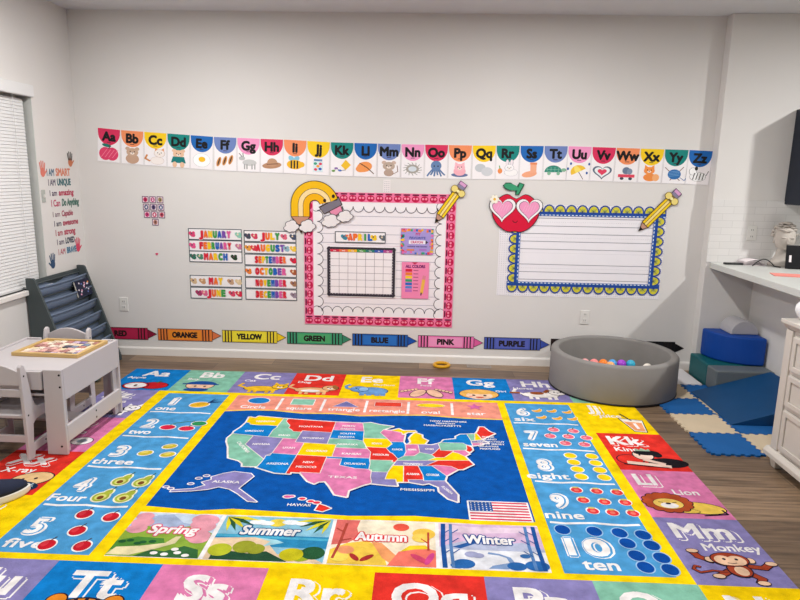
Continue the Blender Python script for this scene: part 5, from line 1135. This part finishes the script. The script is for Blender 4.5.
# ---- chairs
def rr(cx, cy, w2, h2, r, n=5):
    P = []
    for qx, qy, a0 in ((w2-r, h2-r, 0), (-w2+r, h2-r, PI/2), (-w2+r, -h2+r, PI), (w2-r, -h2+r, 1.5*PI)): P += [(cx+qx+r*math.cos(a0+PI/2*i/n), cy+qy+r*math.sin(a0+PI/2*i/n)) for i in range(n+1)]
    return P
def make_chair(label, loc, rz):
    """faces +y ; origin under the middle of the seat"""
    r = empty('childs_chair', loc, rz, label=label, cat='chair', group='white wooden children\'s chairs at the play table')
    W2 = .138
    prof = [(-.15, 0), (-.105, 0), (-.098, .035), (.100, .035), (.105, 0), (.15, 0), (.148, .245), (.135, .262), (-.03, .268), (-.062, .285), (-.085, .34), (-.112, .48), (-.125, .523), (-.148, .535), (-.163, .523), (-.160, .48)]
    hole = [(-.098, .085), (.096, .085), (.10, .095), (.085, .185), (.06, .207), (-.06, .207), (-.092, .190), (-.103, .095)]
    for s in (-1, 1):
        x0 = W2*s-.009
        o = obj('side_frame', holed(prof, [hole], 'x', x0, x0+.018), M_WHITEWOOD, r, bevel=.003)
        bm = bmesh.new()
        for py, pz in ((-.138, .47), (-.13, .25), (.125, .25), (.0, .06)): prism(bm, circ(py, pz, .0055, 10), 'x', x0-.0012 if s < 0 else x0+.018, x0 if s < 0 else x0+.0192)
        obj('screw', bm, M_SCREW, o)
    obj('seat', boxm(-W2+.0095, W2-.0095, -.13, .14, .230, .247), M_WHITEWOOD, r, bevel=.003)
    n = 16; top = [(-W2+.0095+(2*W2-.019)*i/n, .492+.040*math.sin(PI*i/n)) for i in range(n+1)]
    obj('backrest', prism(bmesh.new(), [(-W2+.0095, .42), (W2-.0095, .42)] + top[::-1], 'y', -.150, -.135), M_WHITEWOOD, r, bevel=.003)
    obj('back_rail', boxm(-W2+.0095, W2-.0095, -.150, -.132, .355, .395), M_WHITEWOOD, r, bevel=.003)
    obj('stretcher', boxm(-W2+.0095, W2-.0095, -.145, -.127, .100, .140), M_WHITEWOOD, r, bevel=.003)
    return r
c1 = make_chair('white child\'s chair in front of the play table, its back to the viewer', (-2.212, -1.885  , .0068), 0)
dup(c1, (-2.270, -1.372, .0068), PI, 'white child\'s chair on the far side of the play table, facing the viewer')

# teal ball
bm = bmesh.new(); sphere(bm, (0, 0, .055), .055, 3)
tag(obj('toy_ball', bm, M_TEAL, None, (-2.395, -.72, .0005), smooth=True), 'shiny teal toy ball on the floor behind the white table', 'ball')

# yellow ring
bm = bmesh.new(); tube(bm, [(.060*math.cos(2*PI*k/40), .060*math.sin(2*PI*k/40), .014) for k in range(40)], .0135, 12, closed=True)
tag(obj('toy_ring', bm, M_YEL, None, (.190, -.098, .0005), smooth=True), 'yellow plastic ring lying on the wood floor by the baseboard', 'toy ring')

# shoe at the left edge
sh_ = empty('sneaker', (-1.985, -2.455, .0068), math.radians(45), label='navy sneaker with a white sole on the rug at the left edge', cat='shoe')
def shoe_out(k, z):
    P = []
    for i in range(36):
        t = 2*PI*i/36; x = .140*math.cos(t); y = (.046+.006*math.cos(t))*math.sin(t)+.008*math.cos(2*t); P.append((x*k, y*k, z))
    return P
def loft(rings, cap=True):
    bm = bmesh.new(); R = [[bm.verts.new(p) for p in r] for r in rings]
    for a_, b_ in zip(R, R[1:]):
        for i in range(len(a_)): j = (i+1) % len(a_); bm.faces.new((a_[i], a_[j], b_[j], b_[i]))
    if cap: bm.faces.new(R[0][::-1]); bm.faces.new(R[-1])
    return bm
obj('sole', loft([shoe_out(.97, 0), shoe_out(1.02, .008), shoe_out(1.02, .026), shoe_out(.98, .030)]), M_SOLE, sh_, smooth=False)
rings = []
for z, k, xs_, sx in ((.030, .97, 0, 1), (.045, .97, -.002, .99), (.060, .88, -.012, .90), (.072, .76, -.030, .74), (.084, .70, -.048, .58), (.094, .66, -.060, .48)):
    rings.append([(p[0]*sx*1.0/1+xs_, p[1]*k/.97, z+(.010*max(0, -p[0]/.14) if z > .08 else 0)) for p in shoe_out(.96, z)])
inner = [(p[0]*.86-.008, p[1]*.72, p[2]-.001) for p in rings[-1]]; inner2 = [(p[0], p[1]*.9, p[2]-.035) for p in inner]
obj('upper', loft(rings+[inner, inner2]), M_SHOE, sh_, smooth=True)
bm = bmesh.new()
for k in range(4): x = .045-.022*k; zz = .064+.0075*k; tube(bm, [(x, -.030, zz-.006), (x+.003, 0, zz+.008), (x, .030, zz-.006)], .003, 6)
obj('laces', bm, M_SOLE, sh_); sh_.scale = (1.12, 1.12, 1.12)

# ================================================================== RIGHT SIDE
# ---- ball pit
PX, PY, PR, PH = 1.46, -.48, .455, .28
ring = lathe(bmesh.new(), [(PR, .006), (PR+.003, .02), (PR+.002, PH-.015), (PR-.008, PH-.003), (PR-.02, PH), (PR-.045, PH), (PR-.055, PH-.004), (PR-.06, PH-.015), (PR-.06, .034), (0, .030), (0, .002), (PR-.01, .002)], 96)
pit = empty('ball_pit', (PX, PY, .0068), label='round grey foam ball pit standing on the rug corner by the back wall', cat='ball pit')
obj('foam_ring', ring, M_GREYFOAM, pit, smooth=True).modifiers.new('e', 'EDGE_SPLIT').split_angle = .9
obj('bottom_piping', tube(bmesh.new(), [((PR+.002)*math.cos(2*PI*k/96), (PR+.002)*math.sin(2*PI*k/96), .006) for k in range(96)], .005, 8, closed=True), M_BLACK, pit, smooth=True)
br_ = .034
bcols = {'pale pink': '#f0a8a8', 'coral pink': '#ee8a88', 'orange': '#f08228', 'pale orange': '#f4b070', 'sky blue': '#48a0e0', 'purple': '#a03cc8', 'turquoise': '#30a8c8', 'white': '#f0e8dc', 'yellow': '#f0cc40'}
bproto = {}
def ball(cn_, x, y, z, label, group='plastic balls in the ball pit'):
    c = bcols[cn_]
    if cn_ not in bproto:
        bm = bmesh.new(); sphere(bm, (0, 0, 0), br_, 3)
        o = obj('plastic_ball', bm, mat('ball_'+cn_.replace(' ', '_'), tuple(int(c[k:k+2], 16) for k in (1, 3, 5)), .25, coat=.3), None, smooth=True); bproto[cn_] = o
    else: o = bproto[cn_].copy(); COL.objects.link(o)
    o.location = (x, y, z); tag(o, label, 'ball', group); return o
random.seed(4); names_ = list(bcols)
base_z = PX and (.0068+.0345+br_)
gp = .0705; lay = gp*math.sqrt(2/3)
def hexl(cx, cy, rad, z, off):
    out = []
    for j in range(-8, 9):
        for i in range(-8, 9):
            x = cx+gp*(i+(j % 2)*.5)+off[0]; y = cy+gp*j*math.sqrt(3)/2+off[1]
            if math.hypot(x-cx, y-cy) < rad and math.hypot(x-PX, y-PY) < PR-.06-br_-.004: out.append((x, y, z))
    return out
HC = (1.425, -.545)
for lv, rad in ((0, .24), (1, .19)):
    for (x, y, z) in hexl(HC[0], HC[1], rad, base_z+lay*lv, (gp/2*lv, gp*.2887*lv)):
        n_ = random.choice(names_); ball(n_, x, y, z, '%s plastic ball in the lower layers of the ball pit' % n_)
top = [('pale pink', 0, 'farthest left of the visible heap in the pit'), ('coral pink', 1, 'between the pale pink and orange ones'), ('orange', 2, 'highest of the warm-coloured balls in the pit'), ('sky blue', 3, 'in the middle of the visible heap'), ('purple', 4, 'behind the blue ones in the pit'), ('turquoise', 5, 'right of the purple one in the pit'), ('white', 6, 'farthest right of the visible heap in the pit'), ('pale orange', 7, 'in front of the orange one in the pit')]
TP = [(-3, 0), (-2, 0), (-1, 0), (0, 0), (1, 0), (2, 0), (3, -1), (-1, -1)]
for (n_, k, lab) in top:
    i, j = TP[k]; x = HC[0]+gp*i*.96+.02+(gp/2 if j % 2 else 0); y = HC[1]+gp*j*.87+.02
    ball(n_, x, y, base_z+lay*2+(.0 if k != 6 else -.006), '%s plastic ball, %s' % (n_, lab))

# ---- foam floor tiles
def edge(n, amp):
    P = [];
    for i in range(n):
        a_ = i/n; b_ = (i+1)/n; s = amp if i % 2 == 0 else -amp
        P += [(a_+.10/n, s), (b_-.10/n, s)]
    return P
TS = .313
def tile_mesh(name, m):
    n = 11; am = .007; P = []
    e = edge(n, am)
    for t, d in e: P.append((t*TS, d))
    for t, d in e: P.append((TS+d, t*TS))
    for t, d in e[::-1]: P.append((t*TS, TS+d))
    for t, d in e[::-1]: P.append((d, t*TS))
    P = [(x*.98+.003, y*.98+.003) for x, y in P]
    return obj(name, prism(bmesh.new(), P, 'z', .0005, .0115), m, None)
grid = {(0, 1): 'e', (0, 2): 'b', (0, 3): 'e', (0, 4): 'b', (1, 1): 'b', (1, 2): 'e', (1, 3): 'b', (1, 4): 'e', (2, 2): 'b', (2, 3): 'e', (2, 4): 'b'}
labs = {(0, 1): 'mostly hidden behind the ball pit', (0, 2): 'right beside the ball pit', (0, 3): 'between the two blue tiles on the open floor side', (0, 4): 'nearest the rug and the dresser, frontmost of the left column', (1, 1): 'under the low tip of the blue ramp', (1, 2): 'under the middle of the blue ramp', (1, 3): 'peeking out in front of the blue ramp', (1, 4): 'beside the dresser foot', (2, 2): 'under the high end of the blue ramp', (2, 3): 'behind the dresser', (2, 4): 'under the dresser'}
tp = {}
for (i, j), c in grid.items():
    x = 1.686+TS*i-.0; y = -.110-TS*(j+1)-.0
    if c not in tp: o = tile_mesh('foam_floor_tile', M_TBLUE if c == 'b' else M_TBEIGE); tp[c] = o
    else: o = tp[c].copy(); COL.objects.link(o)
    o.location = (x, y, 0)
    if (i, j) in ((2, 4),): bpy.data.objects.remove(o); continue
    tag(o, '%s interlocking foam floor tile %s' % ('blue' if c == 'b' else 'beige', labs[(i, j)]), 'floor tile', 'interlocking foam floor tiles')
bm = prism(bmesh.new(), [(1.90, -.10), (1.90, -.410), (2.175, -.410), (2.175, -.02), (1.90, -.02)], 'z', .0005, .014)
tag(obj('foam_mat', bm, M_TWHITE, None, bevel=.003), 'white foam mat piece between the ball pit and the teal foam block', 'foam mat')

# ---- foam climbing blocks
FZ = .012
tag(obj('foam_step_block', boxm(2.190, 2.61, -.425, YK-.006, .0005, .178), M_FTEAL, bevel=.012, seg=3), 'teal foam step block in the corner under the counter', 'foam block')
bm = boxm(2.185, 2.61, -.588, -.430, .0120, .176)
tag(obj('foam_step_block', bm, M_FGREY, bevel=.012, seg=3), 'grey foam step block between the teal block and the blue ramp', 'foam block')
P = [(2.60, -.125)] + [(2.60-.345*math.sin(PI/2*i/20)**.9, -.125-.325*math.cos(PI/2*i/20)**.9) for i in range(21)]
tag(obj('foam_arc_block', prism(bmesh.new(), P, 'z', .179, .392), M_FBLUE, bevel=.014, seg=3), 'royal blue curved foam block stacked on the teal block', 'foam block')
n = 20; P = [(.105*math.cos(PI*i/n), .105*math.sin(PI*i/n)) for i in range(n+1)]
bm = prism(bmesh.new(), P, 'y', -.10, .10)
tag(obj('foam_half_cylinder', bm, M_FLGREY, None, (2.485, -.232, .393), bevel=.006), 'light grey foam half cylinder on top of the blue curved block', 'foam block')
bm = bmesh.new(); P = [(0, 0), (.56, 0), (.56, .172), (0, .004)]; prism(bm, P, 'y', -1.225, -.595)
o = obj('foam_ramp', bm, M_FNAVY, None, (2.012, 0, .0122), bevel=.006); tag(o, 'deep blue foam wedge ramp rising towards the counter on the foam tiles', 'foam ramp')

# ---- counter, cabinet
tag(obj('countertop', boxm(2.268, 3.55, -2.40, YK-.009, .869, .914), M_COUNTER, bevel=.003), 'white slab countertop with an overhang at the right edge', 'countertop')
cb = empty('wall_cabinet', (3.225, YK-.17, 1.375), label='dark navy wall cabinet at the right edge above the counter', cat='cabinet')
obj('cabinet_body', boxm(-.45, .45, -.14, .169, 0, .70), M_NAVYCAB, cb, bevel=.002)
for s in (-1, 1):
    d = obj('door', boxm(min(s*.003, s*.448), max(s*.003, s*.448), -.162, -.142, .003, .697), M_NAVYCAB, cb, bevel=.002)
    obj('handle', tube(bmesh.new(), [(s*.03, -.180, .05), (s*.03, -.180, .2)], .005, 8), M_VENT, d)
# items on the counter
CT = .9145
bm = bmesh.new(); box(bm, -.07, .07, -.02, .02, 0, .014)
tag(obj('remote_control', bm, M_BLACK, None, (2.400, -.20, CT), bevel=.004), 'slim black remote lying at the corner of the white countertop', 'remote')
stk_ = empty('paper_stack', (2.550, -.180, CT), label='low mound of white papers on the counter by the tiled wall', cat='papers')
for k in range(5):
    bm = bmesh.new(); n = 8; rows = []
    for i in range(n+1):
        rows.append([bm.verts.new((-.085+.17*i/n, -.06+.12*j/4, (.0015+k*.006)+.022*max(0, math.sin(PI*i/n))*(k/4)*.8)) for j in range(5)])
    for i in range(n):
        for j in range(4): bm.faces.new((rows[i][j], rows[i+1][j], rows[i+1][j+1], rows[i][j+1]))
    o = obj('sheet', bm, M_CLOTH, stk_, rot=(0, 0, -.06+.03*k), smooth=True); o.modifiers.new('s', 'SOLIDIFY').thickness = .001
bm = bmesh.new(); tube(bm, [(2.50+.02*t*.9, -.290, CT+.0045+.052*math.sin(PI*min(1, t/9))) for t in range(10)] + [(2.67, -.32, CT+.0045), (2.685, -.335, CT+.0045)], .004, 8)
tag(obj('charging_cable', bm, M_BLACK, None, smooth=True), 'thin black cable arching over the papers on the counter', 'cable')
bm = bmesh.new(); box(bm, 0, .20, -.07, .07, 0, .004)
tag(obj('paper_sheet', bm, mat('salmon_paper', (232, 140, 130), .6), None, (2.43, -.70, CT+.0002), (0, 0, -.25)), 'salmon pink sheet of paper on the countertop at the right edge', 'paper')
tbl = empty('tablet_stand', (2.712, -.385, CT), math.radians(-8), label='black tablet standing upright on the counter in front of the plaster bust', cat='tablet')
o = obj('tablet', boxm(-.025, .16, -.012, 0, .002, .175), M_BLACK, tbl, rot=(math.radians(-8), 0, 0), bevel=.004)
obj('stand_foot', boxm(.0, .12, .0, .06, 0, .004), M_BLACK, tbl)
obj('sticker', boxm(-.004, .012, -.0135, -.0125, .05, .10), M_CLOTH, o)
# bust
bu = empty('plaster_bust', (2.745, -.225, CT), math.radians(-12), label='grey plaster bust with curly hair on the counter behind the tablet', cat='sculpture')
def blob(rings, n=28):
    bm = bmesh.new(); R = []
    for z, cx_2, cy_2, a_, b_ in rings: R.append([bm.verts.new((cx_2+a_*math.cos(2*PI*k/n), cy_2+b_*math.sin(2*PI*k/n), z)) for k in range(n)])
    for p, q in zip(R, R[1:]):
        for k in range(n): bm.faces.new((p[k], p[(k+1) % n], q[(k+1) % n], q[k]))
    bm.faces.new(R[0][::-1]); bm.faces.new(R[-1]); return bm
bm = blob([(0, 0, 0, .085, .06), (.012, 0, 0, .088, .062), (.03, 0, 0, .075, .052), (.06, 0, .002, .050, .042), (.085, 0, .004, .040, .040), (.105, 0, .0, .040, .042), (.118, 0, -.012, .036, .044), (.130, 0, -.012, .048, .058), (.155, 0, -.010, .058, .068), (.185, 0, -.004, .064, .074), (.215, 0, .002, .066, .074), (.245, 0, .004, .060, .066), (.268, 0, .006, .040, .044), (.278, 0, .006, .01, .012)])
# face : nose, brow, lips, eyes
for c, r_, s_ in (((0, -.080, .172), .012, (.8, 1.2, 1.9)), ((0, -.086, .160), .010, (1.1, 1, .8)), ((-.022, -.068, .196), .016, (1.3, .7, .45)), ((.022, -.068, .196), .016, (1.3, .7, .45)), ((-.022, -.066, .184), .009, (1.2, .7, .7)), ((.022, -.066, .184), .009, (1.2, .7, .7)), ((0, -.070, .146), .012, (1.4, .7, .35)), ((0, -.068, .139), .011, (1.2, .7, .4)), ((0, -.060, .126), .016, (1, .8, .7)), ((.062, 0, .172), .014, (.5, 1, 1.4)), ((-.062, 0, .172), .014, (.5, 1, 1.4))): sphere(bm, c, r_, 2, s_)
obj('head', bm, M_PLASTER, bu, smooth=True)
bm = bmesh.new(); random.seed(9)
for k in range(120):
    th = random.uniform(0, 2*PI); ph = random.uniform(.0, 1.0); z = .195+.095*ph; fr = math.sin(th)
    if fr < -.2 and z < .235: continue
    if z < .20 and fr < .2: z += .03
    rad = math.sqrt(max(0, 1-((z-.19)/.10)**2)); x = .068*rad*math.cos(th); y = .004+.074*rad*math.sin(th)
    c = Vector((x, y, z)); rr_ = random.uniform(.010, .014)
    ax = random.uniform(0, PI); pts = [(c.x+rr_*math.cos(t+ax), c.y+rr_*math.sin(t+ax)*.8, c.z+.006*math.sin(t*.5)) for t in [i*.8 for i in range(7)]]
    tube(bm, pts, .0058, 6)
obj('curly_hair', bm, M_PLASTER, bu, smooth=True)

bu.scale = (1.12, 1.12, 1.12)
# ---- dresser
DX, DY1, DY0, DH = 1.975, -1.765, -3.0, .83
dr = empty('dresser', (0, 0, 0), label='off-white wooden dresser with panelled drawers at the right edge', cat='dresser')
obj('dresser_top', boxm(DX-.032, DX+.50, DY0-.03, DY1+.035, DH-.024, DH), M_DRESSER, dr, bevel=.005)
obj('top_moulding', prism(bmesh.new(), [(DX-.022, DH-.025), (DX-.006, DH-.050), (DX+.475, DH-.050), (DX+.475, DH-.025)], 'y', DY0-.02, DY1+.022), M_DRESSER, dr)
obj('carcass', boxm(DX, DX+.47, DY0, DY1, .10, DH-.0505), M_DRESSER, dr, bevel=.003)
obj('corner_post', boxm(DX-.012, DX+.045, DY1-.055, DY1+.006, .105, DH-.051), M_DRESSER, dr, bevel=.004)
obj('base_moulding', prism(bmesh.new(), [(DX-.034, .058), (DX-.034, .082), (DX-.022, .098), (DX-.013, .104), (DX+.48, .104), (DX+.48, .058)], 'y', DY0-.03, DY1+.032), M_DRESSER, dr, bevel=.003)
for y in (DY1-.035, DY0+.035): 
    for x in (DX+.01, DX+.43):
        bm = bmesh.new(); v = [bm.verts.new(p) for p in ((x-.016, y-.020, .0005), (x+.02, y-.020, .0005), (x+.02, y+.020, .0005), (x-.016, y+.020, .0005), (x-.026, y-.032, .0578), (x+.032, y-.032, .0578), (x+.032, y+.032, .0578), (x-.026, y+.032, .0578))]
        for f in ((0, 3, 2, 1), (4, 5, 6, 7), (0, 1, 5, 4), (1, 2, 6, 5), (2, 3, 7, 6), (3, 0, 4, 7)): bm.faces.new([v[i] for i in f])
        obj('foot', bm, M_DRESSER, dr, bevel=.003)
for z0, z1 in ((.125, .350), (.375, .545), (.570, .755)):
    for ya, yb in ((DY1-.56, DY1-.075), (DY0+.07, DY1-.60)):
        d = obj('drawer', boxm(DX-.012, DX-.0005, ya, yb, z0, z1), M_DRESSER, dr, bevel=.003)
        obj('drawer_panel', holed(rectp(ya+.002, z0+.002, yb-.002, z1-.002), [rectp(ya+.035, z0+.03, yb-.035, z1-.03)], 'x', DX-.020, DX-.0125), M_DRESSER, d, bevel=.003)
        bm = bmesh.new(); sphere(bm, (DX-.034, (ya+yb)/2, (z0+z1)/2), .015, 2); tube(bm, [(DX-.0125, (ya+yb)/2, (z0+z1)/2), (DX-.03, (ya+yb)/2, (z0+z1)/2)], .006, 8); obj('knob', bm, M_VENT, d, smooth=True)
# vase on the dresser
bm = lathe(bmesh.new(), [(0, 0), (.030, 0), (.034, .006), (.052, .03), (.060, .055), (.056, .080), (.042, .098), (.040, .104), (.043, .110), (.038, .112), (.034, .104), (.036, .095), (.05, .078), (.053, .055), (.045, .03), (0, .012)], 40)
tag(obj('white_vase', bm, M_CERAMIC, None, (2.045, -1.785, DH+.0005), smooth=True), 'small round white ceramic vase on the far end of the dresser', 'vase')
